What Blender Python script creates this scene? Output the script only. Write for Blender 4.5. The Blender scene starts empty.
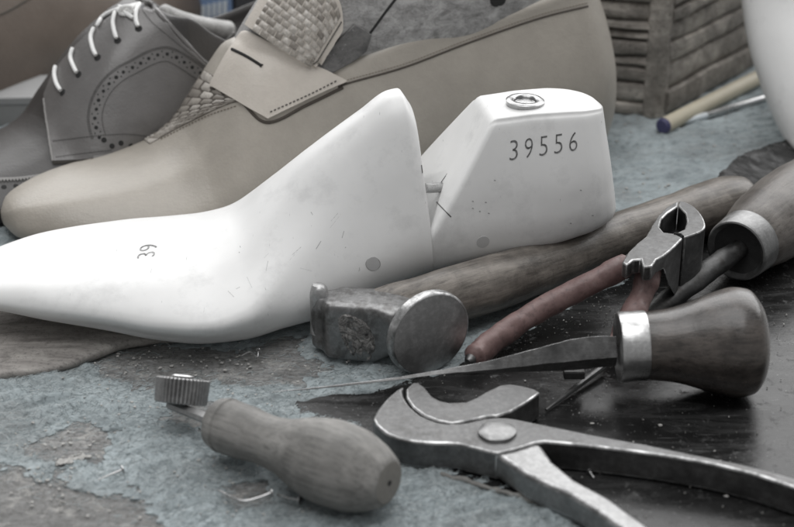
import bpy, bmesh, math, random
import numpy as np
from mathutils import Vector, Matrix, noise
from mathutils.bvhtree import BVHTree

random.seed(7); rng = np.random.default_rng(7)
SC = bpy.context.scene
COL = SC.collection
S = 0.01                                   # everything below is in centimetres

# ------------------------------------------------------------------ camera model
FPX = 1564.0; PITCH = math.radians(26.0)
CAM = Vector((0, -58.42, 28.49))
FWD = Vector((0, math.cos(PITCH), -math.sin(PITCH))); UPV = Vector((0, math.sin(PITCH), math.cos(PITCH)))
def ray(px, py):
    return (FWD + Vector((1, 0, 0))*((px-397)/FPX) + UPV*((263.5-py)/FPX)).normalized()
def atz(px, py, z=0.0):
    d = ray(px, py); return CAM + d*((z-CAM.z)/d.z)
def aty(px, py, y):
    d = ray(px, py); return CAM + d*((y-CAM.y)/d.y)

# ------------------------------------------------------------------ interpolation
def pchip(x, Y, xq):
    x = np.asarray(x, float); Y = np.asarray(Y, float)
    if Y.ndim == 1: Y = Y[:, None]
    h = np.diff(x)[:, None]; d = np.diff(Y, axis=0)/h
    m = np.zeros_like(Y); m[0] = d[0]; m[-1] = d[-1]
    if len(x) > 2:
        w1 = 2*h[1:]+h[:-1]; w2 = h[1:]+2*h[:-1]
        with np.errstate(divide='ignore', invalid='ignore'):
            hm = (w1+w2)/(w1/d[:-1]+w2/d[1:])
        m[1:-1] = np.where(d[:-1]*d[1:] > 0, hm, 0)
    xq = np.asarray(xq, float); i = np.clip(np.searchsorted(x, xq, side='right')-1, 0, len(x)-2)
    hh = h[i]; t = ((xq-x[i])[:, None])/hh
    return ((1+2*t)*(1-t)**2*Y[i] + t*(1-t)**2*hh*m[i] + t*t*(3-2*t)*Y[i+1] + t*t*(t-1)*hh*m[i+1])
def cr(P, n, closed=False):
    P = np.asarray([tuple(p) for p in P], float); k = len(P)
    if closed:
        s = np.arange(n)*k/n
    else:
        s = np.linspace(0, k-1, n)
    i = np.floor(s).astype(int); t = (s-i)[:, None]
    if closed:
        a, b, c, d = P[(i-1) % k], P[i % k], P[(i+1) % k], P[(i+2) % k]
    else:
        Q = np.vstack([2*P[0]-P[1], P, 2*P[-1]-P[-2], 3*P[-1]-2*P[-2]]); i = np.clip(i, 0, k-1)
        a, b, c, d = Q[i], Q[i+1], Q[np.clip(i+2, 0, k+1)], Q[np.clip(i+3, 0, k+1)]
    return 0.5*((2*b)+(-a+c)*t+(2*a-5*b+4*c-d)*t*t+(-a+3*b-3*c+d)*t**3)
def resample(P, step):
    P = np.asarray([tuple(p) for p in P], float)
    L = np.r_[0, np.cumsum(np.linalg.norm(np.diff(P, axis=0), axis=1))]
    n = max(2, int(round(L[-1]/step))+1); q = np.linspace(0, L[-1], n)
    return np.stack([np.interp(q, L, P[:, k]) for k in range(P.shape[1])], 1)

# ------------------------------------------------------------------ mesh builder
ORG = {}
class MB:
    def __init__(s): s.v = []; s.f = []
    def add(s, vs, fs):
        o = len(s.v); s.v += [Vector(v) for v in vs]; s.f += [tuple(i+o for i in f) for f in fs]; return o
    def loft(s, rings, cap0=True, cap1=True, inset=0.0, closed=True, in0=True, in1=True):
        rings = [[Vector(p) for p in r] for r in rings]
        def prep(r, nx, th_):
            c = sum(r, Vector())/len(r); cn = sum(nx, Vector())/len(nx)
            out = (c-cn).normalized()*inset*math.sin(th_)*.6
            return [p+(c-p).normalized()*inset*(1-math.cos(th_))+out for p in r], c+out
        caps = []
        if cap0:
            if inset and in0:
                R0, R1 = rings[0], rings[1]
                for th_ in (30, 60, 90): r, c = prep(R0, R1, math.radians(th_)); rings = [r]+rings
            else: c = sum(rings[0], Vector())/len(rings[0])
            caps.append((0, c))
        if cap1:
            if inset and in1:
                R0, R1 = rings[-1], rings[-2]
                for th_ in (30, 60, 90): r, c = prep(R0, R1, math.radians(th_)); rings = rings+[r]
            else: c = sum(rings[-1], Vector())/len(rings[-1])
            caps.append((len(rings)-1, c))
        n = len(rings[0]); vs = [p for r in rings for p in r]; fs = []
        for i in range(len(rings)-1):
            for j in range(n if closed else n-1):
                a = i*n+j; b = i*n+(j+1) % n
                fs.append((a, b, b+n, a+n))
        for k, c in caps:
            vs.append(c); ci = len(vs)-1
            for j in range(n):
                a = k*n+j; b = k*n+(j+1) % n
                fs.append((b, a, ci) if k == 0 else (a, b, ci))
        return s.add(vs, fs)
    def lathe(s, prof, n=48, M=Matrix(), cap0=True, cap1=True, wob=0.0, wsc=0.5, seed=0, fn=None):
        rings = []
        for t, r in prof:
            ring = []
            for j in range(n):
                a = 2*math.pi*j/n; rr = r
                if fn: rr = fn(t, a, r)
                p = Vector((t, rr*math.cos(a), rr*math.sin(a)))
                if wob: p += p.normalized()*0+Vector((0, math.cos(a), math.sin(a)))*wob*noise.noise(p*wsc+Vector((seed, 0, 0)))
                ring.append(M @ p)
            rings.append(ring)
        return s.loft(rings, cap0, cap1)
    def tube(s, path, rad, n=10, cap=True, flat=None):
        path = [Vector(p) for p in path]; k = len(path)
        if not hasattr(rad, '__len__'): rad = [rad]*k
        rings = []; up = Vector((0, 0, 1)); prev = None
        for i, p in enumerate(path):
            t = (path[min(i+1, k-1)]-path[max(i-1, 0)]).normalized()
            if prev is None:
                a = t.cross(up)
                if a.length < 1e-3: a = t.cross(Vector((1, 0, 0)))
            else: a = prev-t*prev.dot(t)
            a.normalize(); b = t.cross(a); prev = a
            rings.append([p+(a*math.cos(2*math.pi*j/n)+b*math.sin(2*math.pi*j/n)*(flat or 1))*rad[i] for j in range(n)])
        return s.loft(rings, cap, cap)
    def box(s, c, size, M=None):
        vs = []
        for x in (-.5, .5):
            for y in (-.5, .5):
                for z in (-.5, .5):
                    p = Vector((x*size[0], y*size[1], z*size[2]))
                    vs.append((M @ p if M else p)+Vector(c))
        s.add(vs, [(0, 1, 3, 2), (4, 6, 7, 5), (0, 4, 5, 1), (2, 3, 7, 6), (0, 2, 6, 4), (1, 5, 7, 3)])
    def extrude(s, top, zb, shrink=0.0):
        top = [Vector(p) for p in top]
        A = sum(top[i].x*top[(i+1) % len(top)].y-top[(i+1) % len(top)].x*top[i].y for i in range(len(top)))
        if A < 0: top = top[::-1]
        n = len(top); bot = [Vector((p.x, p.y, zb(p) if callable(zb) else zb)) for p in top]
        s.add(top+bot, [tuple(range(n)), tuple(range(2*n-1, n-1, -1))]+[(i+n, (i+1) % n+n, (i+1) % n, i) for i in range(n)])
    def grid(s, P):
        P = np.asarray(P); a, b = P.shape[:2]
        s.add([Vector(p) for p in P.reshape(-1, 3)], [(i*b+j, (i+1)*b+j, (i+1)*b+j+1, i*b+j+1) for i in range(a-1) for j in range(b-1)])
    def bvh(s): return BVHTree.FromPolygons([v[:] for v in s.v], s.f)
    def build(s, name, mat, parent=None, W=None, smooth=40, bevel=None, bevel_mat=None, sub=0, solid=None, recalc=True, label=None):
        """W: the object's own frame (local cm -> world cm); vertices are then local to it"""
        me = bpy.data.meshes.new(name)
        if W is None:
            if s.v:
                lo = Vector([min(v[k] for v in s.v) for k in range(3)]); hi = Vector([max(v[k] for v in s.v) for k in range(3)])
                c = Vector(((lo.x+hi.x)/2, (lo.y+hi.y)/2, lo.z))
            W = Matrix.Translation(c); vs = [(v-c)*S for v in s.v]
        else: vs = [v*S for v in s.v]
        me.from_pydata([v[:] for v in vs], [], s.f)
        if recalc:
            bm = bmesh.new(); bm.from_mesh(me); bmesh.ops.recalc_face_normals(bm, faces=bm.faces); bm.to_mesh(me); bm.free()
        if smooth:
            me.polygons.foreach_set('use_smooth', [True]*len(me.polygons)); me.set_sharp_from_angle(angle=math.radians(smooth))
        me.materials.append(mat)
        if bevel_mat: me.materials.append(bevel_mat)
        o = bpy.data.objects.new(name, me); COL.objects.link(o)
        Wm = W.copy(); Wm.translation = W.translation*S
        if parent:
            o.parent = parent; o.matrix_local = ORG[parent.name].inverted() @ Wm
        else: o.matrix_local = Wm
        ORG[o.name] = Wm
        if solid:
            m = o.modifiers.new('thickness', 'SOLIDIFY'); m.thickness = abs(solid)*S; m.offset = 1 if solid > 0 else -1
        if bevel:
            m = o.modifiers.new('bevel', 'BEVEL'); m.width = bevel*S; m.segments = 3; m.limit_method = 'ANGLE'; m.angle_limit = math.radians(35)
            m.harden_normals = False
            if bevel_mat: m.material = 1
        if sub:
            m = o.modifiers.new('sub', 'SUBSURF'); m.levels = sub; m.render_levels = sub
        if label: o['label'] = label
        return o
def thing(name, label, cat, loc, group=None):
    o = bpy.data.objects.new(name, None); COL.objects.link(o); o.empty_display_size = .01
    o.location = Vector(loc)*S; ORG[o.name] = Matrix.Translation(Vector(loc)*S)
    return tag(o, label, cat, group)
def tag(o, label=None, cat=None, group=None, kind=None):
    if label: o['label'] = label
    if cat: o['category'] = cat
    if group: o['group'] = group
    if kind: o['kind'] = kind
    return o
def frame(p, d, up=(0, 0, 1)):
    """local x along d"""
    x = Vector(d).normalized(); y = Vector(up).cross(x).normalized(); z = x.cross(y)
    m = Matrix((x, y, z)).transposed().to_4x4(); m.translation = Vector(p); return m

# ------------------------------------------------------------------ materials
def srgb(r, g, b):
    f = lambda c: (c/255/12.92 if c/255 <= .04045 else ((c/255+.055)/1.055)**2.4)
    return (f(r), f(g), f(b))
def grey(v, warm=0): return (v*(1+warm), v, v*(1-warm))
class Mat:
    def __init__(s, name):
        s.m = bpy.data.materials.new(name); s.m.use_nodes = True; s.t = s.m.node_tree; s.n = s.t.nodes; s.l = s.t.links
        s.p = s.n['Principled BSDF']; s.tc = s.n.new('ShaderNodeTexCoord')
    def node(s, typ, **kw):
        nd = s.n.new(typ)
        for k, v in kw.items():
            if isinstance(v, bpy.types.NodeSocket): s.l.new(v, nd.inputs[k])
            elif k in nd.inputs: nd.inputs[k].default_value = v
            else: setattr(nd, k, v)
        return nd
    def vec(s, scale=(1, 1, 1), rot=(0, 0, 0), src='Object'):
        return s.node('ShaderNodeMapping', Vector=s.tc.outputs[src], Scale=scale, Rotation=rot).outputs[0]
    def noise(s, scale, detail=6, rough=.6, vec=None, dist=0):
        return s.node('ShaderNodeTexNoise', Vector=vec or s.tc.outputs['Object'], Scale=scale, Detail=detail, Roughness=rough, Distortion=dist).outputs[0]
    def voro(s, scale, vec=None, feature='F1'):
        return s.node('ShaderNodeTexVoronoi', Vector=vec or s.tc.outputs['Object'], Scale=scale, feature=feature).outputs['Distance']
    def ramp(s, fac, stops):
        nd = s.node('ShaderNodeValToRGB', Fac=fac); e = nd.color_ramp.elements
        while len(e) < len(stops): e.new(.5)
        for k, (p, c) in enumerate(stops):
            e[k].position = p; e[k].color = (c, c, c, 1) if not hasattr(c, '__len__') else (*c, 1)
        return nd.outputs[0]
    def mix(s, fac, a, b, mode='MIX'):
        nd = s.n.new('ShaderNodeMix'); nd.data_type = 'RGBA'; nd.blend_type = mode
        for k, v in ((0, fac), (6, a), (7, b)):
            if isinstance(v, bpy.types.NodeSocket): s.l.new(v, nd.inputs[k])
            else: nd.inputs[k].default_value = v if k == 0 else (*v, 1)
        return nd.outputs[2]
    def math(s, op, a, b=0.0):
        nd = s.n.new('ShaderNodeMath'); nd.operation = op
        for k, v in ((0, a), (1, b)):
            if isinstance(v, bpy.types.NodeSocket): s.l.new(v, nd.inputs[k])
            else: nd.inputs[k].default_value = v
        return nd.outputs[0]
    def bump(s, h, dist, strength=1.0, prev=None):
        nd = s.node('ShaderNodeBump', Height=h, Distance=dist*S, Strength=strength)
        if prev: s.l.new(prev, nd.inputs['Normal'])
        return nd.outputs[0]
    def out(s, **kw):
        for k, v in kw.items():
            k = k.replace('_', ' ')
            if isinstance(v, bpy.types.NodeSocket): s.l.new(v, s.p.inputs[k])
            elif k == 'Base Color': s.p.inputs[k].default_value = (*v, 1)
            else: s.p.inputs[k].default_value = v
        return s.m
def sc(c, k): return tuple(min(1, x*k) for x in c)

def leather(name, c, rough=.45, var=.14, pore=900, pdist=.012, coat=0, patch=None):
    m = Mat(name); a = m.noise(45, 5); b = m.noise(400, 4)
    col = m.mix(m.ramp(a, [(.3, 0), (.72, 1)]), sc(c, 1-var), sc(c, 1+var))
    col = m.mix(m.ramp(b, [(.3, .12), (.7, 0)]), col, sc(c, .6))
    if patch: col = m.mix(m.ramp(m.noise(28, 3, vec=m.vec((1, 1, 1.7))), [(.52, 0), (.7, .6)]), col, patch)
    wr = m.noise(120, 5, .65, vec=m.vec((.6, 1.6, 1)), dist=.6)
    n = m.bump(m.voro(pore), pdist, .5); n = m.bump(wr, pdist*3, .45, n)
    return m.out(Base_Color=col, Roughness=m.ramp(a, [(.2, rough-.08), (.8, rough+.1)]), Normal=n, Coat_Weight=coat, Coat_Roughness=.25)
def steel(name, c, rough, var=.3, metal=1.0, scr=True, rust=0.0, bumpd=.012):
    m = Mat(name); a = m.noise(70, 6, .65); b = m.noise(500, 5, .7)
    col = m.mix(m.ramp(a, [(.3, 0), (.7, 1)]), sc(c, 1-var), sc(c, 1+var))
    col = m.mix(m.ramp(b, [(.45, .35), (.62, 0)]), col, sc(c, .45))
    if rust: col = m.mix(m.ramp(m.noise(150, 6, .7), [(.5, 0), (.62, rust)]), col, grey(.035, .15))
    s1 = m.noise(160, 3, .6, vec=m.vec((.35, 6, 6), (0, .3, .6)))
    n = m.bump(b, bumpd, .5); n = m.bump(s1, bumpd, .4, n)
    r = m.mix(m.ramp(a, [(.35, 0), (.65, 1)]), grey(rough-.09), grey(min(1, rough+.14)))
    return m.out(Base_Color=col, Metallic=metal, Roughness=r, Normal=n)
def wood(name, dark, light, rough, sc_=1.0, bumpd=.02, coat=0.0, stain=.5, axis=(1, 0, 0)):
    m = Mat(name)
    v = m.vec((14*sc_, 170*sc_, 170*sc_))
    g = m.noise(1.0, 7, .65, vec=v, dist=.4); big = m.noise(55*sc_, 5, .6); fine = m.noise(1.0, 4, .7, vec=m.vec((60, 900, 900)))
    col = m.mix(m.ramp(g, [(.32, 0), (.68, 1)]), dark, light)
    col = m.mix(m.ramp(big, [(.42, stain), (.66, 0)]), col, sc(dark, .55))
    col = m.mix(m.ramp(fine, [(.36, .55), (.5, 0)]), col, sc(dark, .5))
    mot = m.noise(230, 7, .75, dist=.4)
    col = m.mix(m.ramp(mot, [(.46, 0), (.68, .22)]), col, sc(light, 1.2)); col = m.mix(m.ramp(mot, [(.3, .4), (.42, 0)]), col, sc(dark, .6))
    n = m.bump(fine, bumpd, .6); n = m.bump(mot, bumpd*1.6, .6, n)
    return m.out(Base_Color=col, Roughness=m.ramp(big, [(.3, rough-.1), (.7, rough+.12)]), Normal=n, Coat_Weight=coat, Coat_Roughness=.22)
def plain(name, c, rough=.6, metal=0, var=.1, sc_=200, bumpd=.01):
    m = Mat(name); a = m.noise(sc_, 5)
    return m.out(Base_Color=m.mix(a, sc(c, 1-var), sc(c, 1+var)), Roughness=rough, Metallic=metal, Normal=m.bump(a, bumpd, .5))

def white_plastic():
    m = Mat('white_polyethylene'); a = m.noise(30, 4); dots = m.noise(330, 3, .5)
    smu = m.noise(55, 6, .7)
    c = m.mix(m.ramp(a, [(.35, 0), (.7, 1)]), (.75, .75, .745), (.82, .82, .815))
    c = m.mix(m.ramp(smu, [(.53, 0), (.74, .42)]), c, (.45, .45, .45))
    scr = m.noise(1, 3, .5, vec=m.vec((1100, 90, 300), (0, .4, .9)))
    c = m.mix(m.ramp(scr, [(.73, 0), (.77, .55)]), c, (.25, .25, .25))
    n = m.bump(m.noise(260, 5), .006, .5); n = m.bump(a, .05, .3, n)
    return m.out(Base_Color=c, Roughness=m.ramp(smu, [(.3, .36), (.7, .5)]), Normal=n, Subsurface_Weight=.12, Subsurface_Radius=(.006, .006, .006), Subsurface_Scale=.6)
def felt_mat():
    m = Mat('grey_blue_felt'); a = m.noise(38, 7, .7); b = m.noise(300, 6, .75); d = m.noise(1, 5, .7, vec=m.vec((90, 260, 200), (0, 0, .25)))
    c = m.mix(m.ramp(a, [(.32, 0), (.68, 1)]), srgb(134, 143, 146), srgb(176, 186, 189))
    c = m.mix(m.ramp(b, [(.33, .55), (.52, 0)]), c, srgb(98, 103, 104))
    c = m.mix(m.ramp(d, [(.56, 0), (.72, .5)]), c, srgb(182, 188, 190))
    c = m.mix(m.ramp(m.noise(16, 4), [(.5, 0), (.66, .45)]), c, srgb(122, 121, 119))
    n = m.bump(b, .06, .9); n = m.bump(d, .08, .8, n)
    return m.out(Base_Color=c, Roughness=.95, Normal=n, Sheen_Weight=.25, Specular_IOR_Level=.15)
def bench_mat():
    m = Mat('worn_bench_wood'); a = m.noise(25, 6, .7); w = m.noise(1, 6, .7, vec=m.vec((150, 380, 300), (0, 0, -.5)), dist=1.2); f = m.noise(620, 6, .8)
    c = m.mix(m.ramp(a, [(.3, 0), (.7, 1)]), srgb(136, 136, 135), srgb(178, 178, 177))
    c = m.mix(m.ramp(w, [(.38, .7), (.56, 0)]), c, srgb(116, 115, 113))
    c = m.mix(m.ramp(f, [(.35, .6), (.5, 0)]), c, srgb(84, 83, 82))
    c = m.mix(m.ramp(m.noise(120, 6, .75), [(.53, 0), (.66, .75)]), c, srgb(194, 192, 188))
    n = m.bump(w, .12, .9); n = m.bump(f, .09, .9, n)
    return m.out(Base_Color=c, Roughness=.85, Normal=n, Specular_IOR_Level=.25)
def lacquer():
    m = Mat('black_lacquer'); a = m.noise(22, 6, .65); f = m.noise(420, 6, .75); w = m.noise(130, 8, .8)
    sm = m.noise(1, 6, .7, vec=m.vec((25, 110, 60), (0, 0, .5)), dist=.8)
    c = m.mix(m.ramp(a, [(.35, 0), (.7, 1)]), grey(.009), grey(.022))
    c = m.mix(m.ramp(sm, [(.5, 0), (.72, .35)]), c, grey(.10))
    c = m.mix(m.ramp(w, [(.61, 0), (.66, .7)]), c, grey(.17))
    c = m.mix(m.ramp(m.noise(800, 5, .75), [(.63, 0), (.70, .75)]), c, grey(.36))
    s1 = m.noise(1, 3, .5, vec=m.vec((40, 1500, 300), (0, 0, .7))); s2 = m.noise(1, 3, .5, vec=m.vec((50, 1300, 300), (0, 0, -.5)))
    c = m.mix(m.ramp(s1, [(.70, 0), (.74, .5)]), c, grey(.22)); c = m.mix(m.ramp(s2, [(.72, 0), (.76, .5)]), c, grey(.25))
    n = m.bump(f, .008, .5); n = m.bump(m.noise(45, 4), .02, .3, n); n = m.bump(w, .02, .5, n)
    r = m.mix(m.ramp(w, [(.55, 0), (.66, 1)]), m.ramp(sm, [(.35, .10), (.7, .36)]), grey(.65))
    return m.out(Base_Color=c, Roughness=r, Normal=m.bump(s1, .006, .5, n), Specular_IOR_Level=.36)
def woven_mat():
    m = Mat('woven_leather'); g = m.node('ShaderNodeNewGeometry')
    c = m.ramp(g.outputs['Random Per Island'], [(0, srgb(122, 116, 109)), (.35, srgb(172, 166, 158)), (.7, srgb(204, 199, 192)), (1, srgb(142, 135, 127))])
    a = m.noise(600, 5)
    return m.out(Base_Color=m.mix(m.ramp(a, [(.35, .4), (.6, 0)]), c, srgb(104, 98, 92)), Roughness=.34, Normal=m.bump(a, .02, .6), Coat_Weight=.25, Coat_Roughness=.3)
def red_rubber():
    m = Mat('worn_red_rubber'); a = m.noise(60, 6, .7); f = m.noise(420, 5, .7)
    c = m.mix(m.ramp(a, [(.3, 0), (.7, 1)]), srgb(100, 78, 76), srgb(140, 117, 114))
    c = m.mix(m.ramp(f, [(.32, .6), (.48, 0)]), c, srgb(74, 60, 60))
    c = m.mix(m.ramp(m.noise(130, 6, .7), [(.58, 0), (.7, .55)]), c, srgb(126, 114, 112))
    return m.out(Base_Color=c, Roughness=.42, Normal=m.bump(f, .03, .7))
def lining_mat(name, c1, c2, rough):
    m = Mat(name); a = m.noise(1, 8, .78, vec=m.vec((60, 190, 190), (.2, .1, .3)), dist=.5); b = m.noise(500, 5, .75)
    c = m.mix(m.ramp(a, [(.38, 0), (.62, 1)]), c1, c2)
    c = m.mix(m.ramp(b, [(.3, .6), (.45, 0)]), c, sc(c1, .5))
    c = m.mix(m.ramp(b, [(.62, 0), (.7, .6)]), c, grey(.55))
    return m.out(Base_Color=c, Roughness=rough, Normal=m.bump(b, .04, .6), Metallic=.0)
def endgrain():
    m = Mat('rough_end_grain'); a = m.noise(420, 7, .75, dist=1.2); b = m.noise(900, 6, .75)
    c = m.ramp(a, [(.34, grey(.02)), (.48, grey(.2, .03)), (.66, grey(.55, .03))])
    return m.out(Base_Color=c, Roughness=.7, Normal=m.bump(b, .06, 1, m.bump(a, .12, 1)))

WHITE = white_plastic()
BEIGE = leather('beige_leather', srgb(165, 159, 150), .42, .1, coat=.14)
BEIGE2 = leather('beige_saddle_leather', srgb(196, 189, 180), .5, .07)
DARKL = leather('dark_grey_leather', srgb(108, 106, 105), .36, .12, coat=.2, patch=srgb(90, 88, 87))
BROWNL = leather('brown_leather', srgb(104, 93, 84), .42, .12, coat=.1)
def scrap_mat():
    m = Mat('old_sole_leather'); a = m.noise(1, 7, .72, vec=m.vec((22, 120, 60), (0, 0, .35)), dist=.9); b = m.noise(60, 6, .7); f = m.noise(650, 5, .75)
    c = m.mix(m.ramp(a, [(.35, 0), (.65, 1)]), srgb(116, 112, 109), srgb(170, 166, 161))
    c = m.mix(m.ramp(b, [(.56, 0), (.7, .6)]), c, srgb(176, 173, 168)); c = m.mix(m.ramp(b, [(.3, .6), (.44, 0)]), c, srgb(70, 67, 65))
    c = m.mix(m.ramp(f, [(.34, .5), (.48, 0)]), c, srgb(66, 64, 62))
    return m.out(Base_Color=c, Roughness=.6, Normal=m.bump(f, .03, .7, m.bump(a, .06, .8)), Specular_IOR_Level=.35)
SCRAP = scrap_mat()
EDGE = plain('cut_leather_edge', srgb(96, 88, 80), .7)
WOVEN = woven_mat()
WOVBASE = plain('weave_gap', srgb(84, 78, 72), .6)
THREAD = plain('thread', srgb(122, 114, 104), .7)
DTHREAD = plain('dark_thread', srgb(62, 60, 58), .7)
LACE = plain('white_cotton_lace', (.82, .82, .81), .8, sc_=1500, bumpd=.03)
DARK = plain('dark_hole', grey(.018), .9)
LINE = plain('seam_shadow_thread', srgb(70, 64, 58), .8)
LINING = lining_mat('grey_lining', srgb(128, 127, 125), srgb(170, 169, 167), .32)
OLDLAST = lining_mat('marbled_grey_last', srgb(118, 117, 116), srgb(178, 177, 176), .4)
TONGUEL = lining_mat('dark_tongue_lining', srgb(76, 75, 75), srgb(112, 111, 110), .35)
HANDLE = wood('hammer_handle_wood', srgb(84, 79, 74), srgb(156, 149, 141), .4, 1.0, coat=.12, stain=.5)
GREYW = wood('grey_worn_handle_wood', srgb(110, 109, 106), srgb(154, 152, 149), .6, .9, stain=.6)
GREYEND = plain('pale_end_grain', srgb(126, 123, 118), .7, var=.25, sc_=500, bumpd=.03)
BULBW = wood('dark_polished_handle_wood', srgb(42, 38, 36), srgb(102, 95, 90), .26, 1.0, coat=.4, stain=.7)
AWLW = wood('awl_handle_wood', srgb(80, 75, 71), srgb(122, 117, 112), .42, 1.0, coat=.15)
STEEL = steel('forged_steel', grey(.19), .46, .3, rust=.25)
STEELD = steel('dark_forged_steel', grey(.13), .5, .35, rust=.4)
def edge_steel():
    m = Mat('worn_bright_edge_steel'); a = m.noise(110, 6, .75); k = m.ramp(a, [(.42, 0), (.62, 1)])
    return m.out(Base_Color=m.mix(k, grey(.2), grey(.62)), Metallic=1.0, Roughness=m.ramp(a, [(.3, .5), (.7, .3)]), Normal=m.bump(m.noise(400, 5), .02, .6))
STEELE = edge_steel()
STEELF = steel('hammer_face_steel', grey(.55), .5, .18)
CHROME = steel('nickel_ferrule', grey(.62), .30, .15)
BRIGHT = steel('bright_nail_steel', grey(.5), .28, .2)
KNURL = steel('knurled_steel', grey(.36), .42, .25)
RED = red_rubber()
FELT = felt_mat(); BENCH = bench_mat(); LACQ = lacquer(); GRAIN = endgrain()
def ink(name, c):
    m = Mat(name); a = m.noise(420, 6, .75)
    return m.out(Base_Color=m.mix(m.ramp(a, [(.42, 0), (.66, 1)]), grey(c), grey(c*4.5)), Roughness=.6)
INK = ink('grey_ink', .06)
INKSOFT = ink('worn_ink', .1)
STICK = plain('pale_stick_wood', srgb(196, 188, 168), .55, sc_=120)
BLUE = plain('dull_blue_paint', srgb(72, 72, 106), .55)
BLUEBOX = plain('faded_blue_card', srgb(120, 142, 176), .6)
CARTONTOP = plain('grey_white_card', srgb(150, 150, 150), .7)
PALEC = plain('pale_card', srgb(214, 220, 224), .7)
GREYC = plain('grey_card', srgb(140, 140, 139), .7)
DARKBOX = plain('charcoal_card', srgb(62, 62, 66), .6)
CRATE = wood('weathered_crate_wood', srgb(136, 130, 123), srgb(214, 207, 198), .85, .7, bumpd=.12, stain=.75)
CHIP = plain('plaster_chip', srgb(170, 169, 166), .8, var=.3)
def lint_mat():
    m = Mat('felt_lint'); g = m.node('ShaderNodeNewGeometry')
    c = m.ramp(g.outputs['Random Per Island'], [(0, srgb(104, 111, 113)), (.4, srgb(146, 155, 157)), (.85, srgb(170, 178, 180)), (1, srgb(196, 200, 200))])
    return m.out(Base_Color=c, Roughness=.95, Specular_IOR_Level=.1)
LINT = lint_mat()

# ------------------------------------------------------------------ ground
def n2(X, Y, scale, octv=4, seed=0.0):
    out = np.zeros(X.size); xs = X.ravel(); ys = Y.ravel()
    for k in range(xs.size):
        out[k] = noise.fractal(Vector((xs[k]*scale, ys[k]*scale, seed)), 1.0, 2.0, octv)
    return out.reshape(X.shape)
def sdist(poly, X, Y):
    """signed distance (positive inside) to a polygon of (x, y)"""
    d = np.full(X.shape, 1e9); ins = np.zeros(X.shape, bool); n = len(poly)
    for i in range(n):
        x0, y0 = poly[i][:2]; x1, y1 = poly[(i+1) % n][:2]
        ex, ey = x1-x0, y1-y0; L = ex*ex+ey*ey+1e-12
        t = np.clip(((X-x0)*ex+(Y-y0)*ey)/L, 0, 1)
        d = np.minimum(d, np.hypot(X-x0-t*ex, Y-y0-t*ey))
        with np.errstate(divide='ignore', invalid='ignore'):
            c = ((y0 > Y) != (y1 > Y)) & (X < ex*(Y-y0)/(ey if abs(ey) > 1e-12 else 1e-12)+x0)
        ins ^= c
    return np.where(ins, d, -d)
def masked_grid(sdv, X, Y, Z, zb):
    """top sheet where sdv > 0, with a skirt down to zb at its border; border vertices slide onto the zero line"""
    mask = sdv > 0; h = X[1, 0]-X[0, 0]
    c0 = mask[:-1, :-1] & mask[1:, :-1] & mask[:-1, 1:] & mask[1:, 1:]
    cnt = np.zeros(X.shape, int); cnt[:-1, :-1] += c0; cnt[1:, :-1] += c0; cnt[:-1, 1:] += c0; cnt[1:, 1:] += c0
    bd = (cnt > 0) & (cnt < 4); gx_, gy_ = np.gradient(sdv, h); g2 = gx_**2+gy_**2+1e-6
    mv = np.clip(sdv/g2, -3*h, 3*h); dx = np.clip(-gx_*mv, -1.3*h, 1.3*h); dy = np.clip(-gy_*mv, -1.3*h, 1.3*h)
    X = X+np.where(bd, dx, 0); Y = Y+np.where(bd, dy, 0)
    a, b = X.shape; cell = mask[:-1, :-1] & mask[1:, :-1] & mask[:-1, 1:] & mask[1:, 1:]
    idx = -np.ones(X.shape, int); vs = []; fs = []
    def vid(i, j):
        if idx[i, j] < 0: idx[i, j] = len(vs); vs.append((X[i, j], Y[i, j], Z[i, j]))
        return int(idx[i, j])
    low = {}
    def lid(i, j):
        if (i, j) not in low: low[(i, j)] = len(vs); vs.append((X[i, j], Y[i, j], zb))
        return low[(i, j)]
    for i in range(a-1):
        for j in range(b-1):
            if not cell[i, j]: continue
            fs.append((vid(i, j), vid(i, j+1), vid(i+1, j+1), vid(i+1, j)))
            for (di, dj, p, q) in ((-1, 0, (i, j), (i, j+1)), (1, 0, (i+1, j+1), (i+1, j)), (0, -1, (i+1, j), (i, j)), (0, 1, (i, j+1), (i+1, j+1))):
                ii, jj = i+di, j+dj
                if ii < 0 or jj < 0 or ii >= a-1 or jj >= b-1 or not cell[ii, jj]:
                    fs.append((vid(*q), vid(*p), lid(*p), lid(*q)))
    m = MB(); m.add(vs, fs); return m

mb = MB()
gx = np.linspace(-60, 60, 121); gy = np.linspace(-32, 90, 123)
GX, GY = np.meshgrid(gx, gy, indexing='ij'); GZ = -.22+.03*n2(GX, GY, .4, 3, 9)
mb.grid(np.stack([GX, GY, GZ], -1))
bench = mb.build('bench_top', BENCH); tag(bench, kind='structure')

gx = np.arange(-20.5, 27, .095); gy = np.arange(-22, 27, .095)
X, Y = np.meshgrid(gx, gy, indexing='ij')
NZ = n2(X, Y, .55, 5, 1.3); NF = n2(X, Y, 2.2, 4, 4.1)
U_ = X*.93+Y*.36; V_ = -X*.36+Y*.93
NS = n2(U_*.35, V_*1.7, 1.0, 4, 7.7); NT_ = n2(U_*1.2, V_*4.5, 1.0, 3, 3.7)
def gp(pts, z=0): return [atz(x, y, z) for x, y in pts]
holes = [gp([(95, 349), (150, 342), (300, 338), (262, 385), (215, 378), (160, 384), (88, 372)]),
         gp([(44, 430), (75, 420), (120, 432), (108, 455), (62, 462), (34, 446)]),
         gp([(-60, 455), (30, 463), (80, 482), (135, 486), (168, 535), (-60, 560)]),
         gp([(170, 400), (210, 398), (212, 440), (165, 412)]),
         gp([(225, 480), (262, 482), (272, 497), (244, 497)]),
         gp([(255, 372), (300, 350), (340, 366), (300, 384)])]
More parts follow.
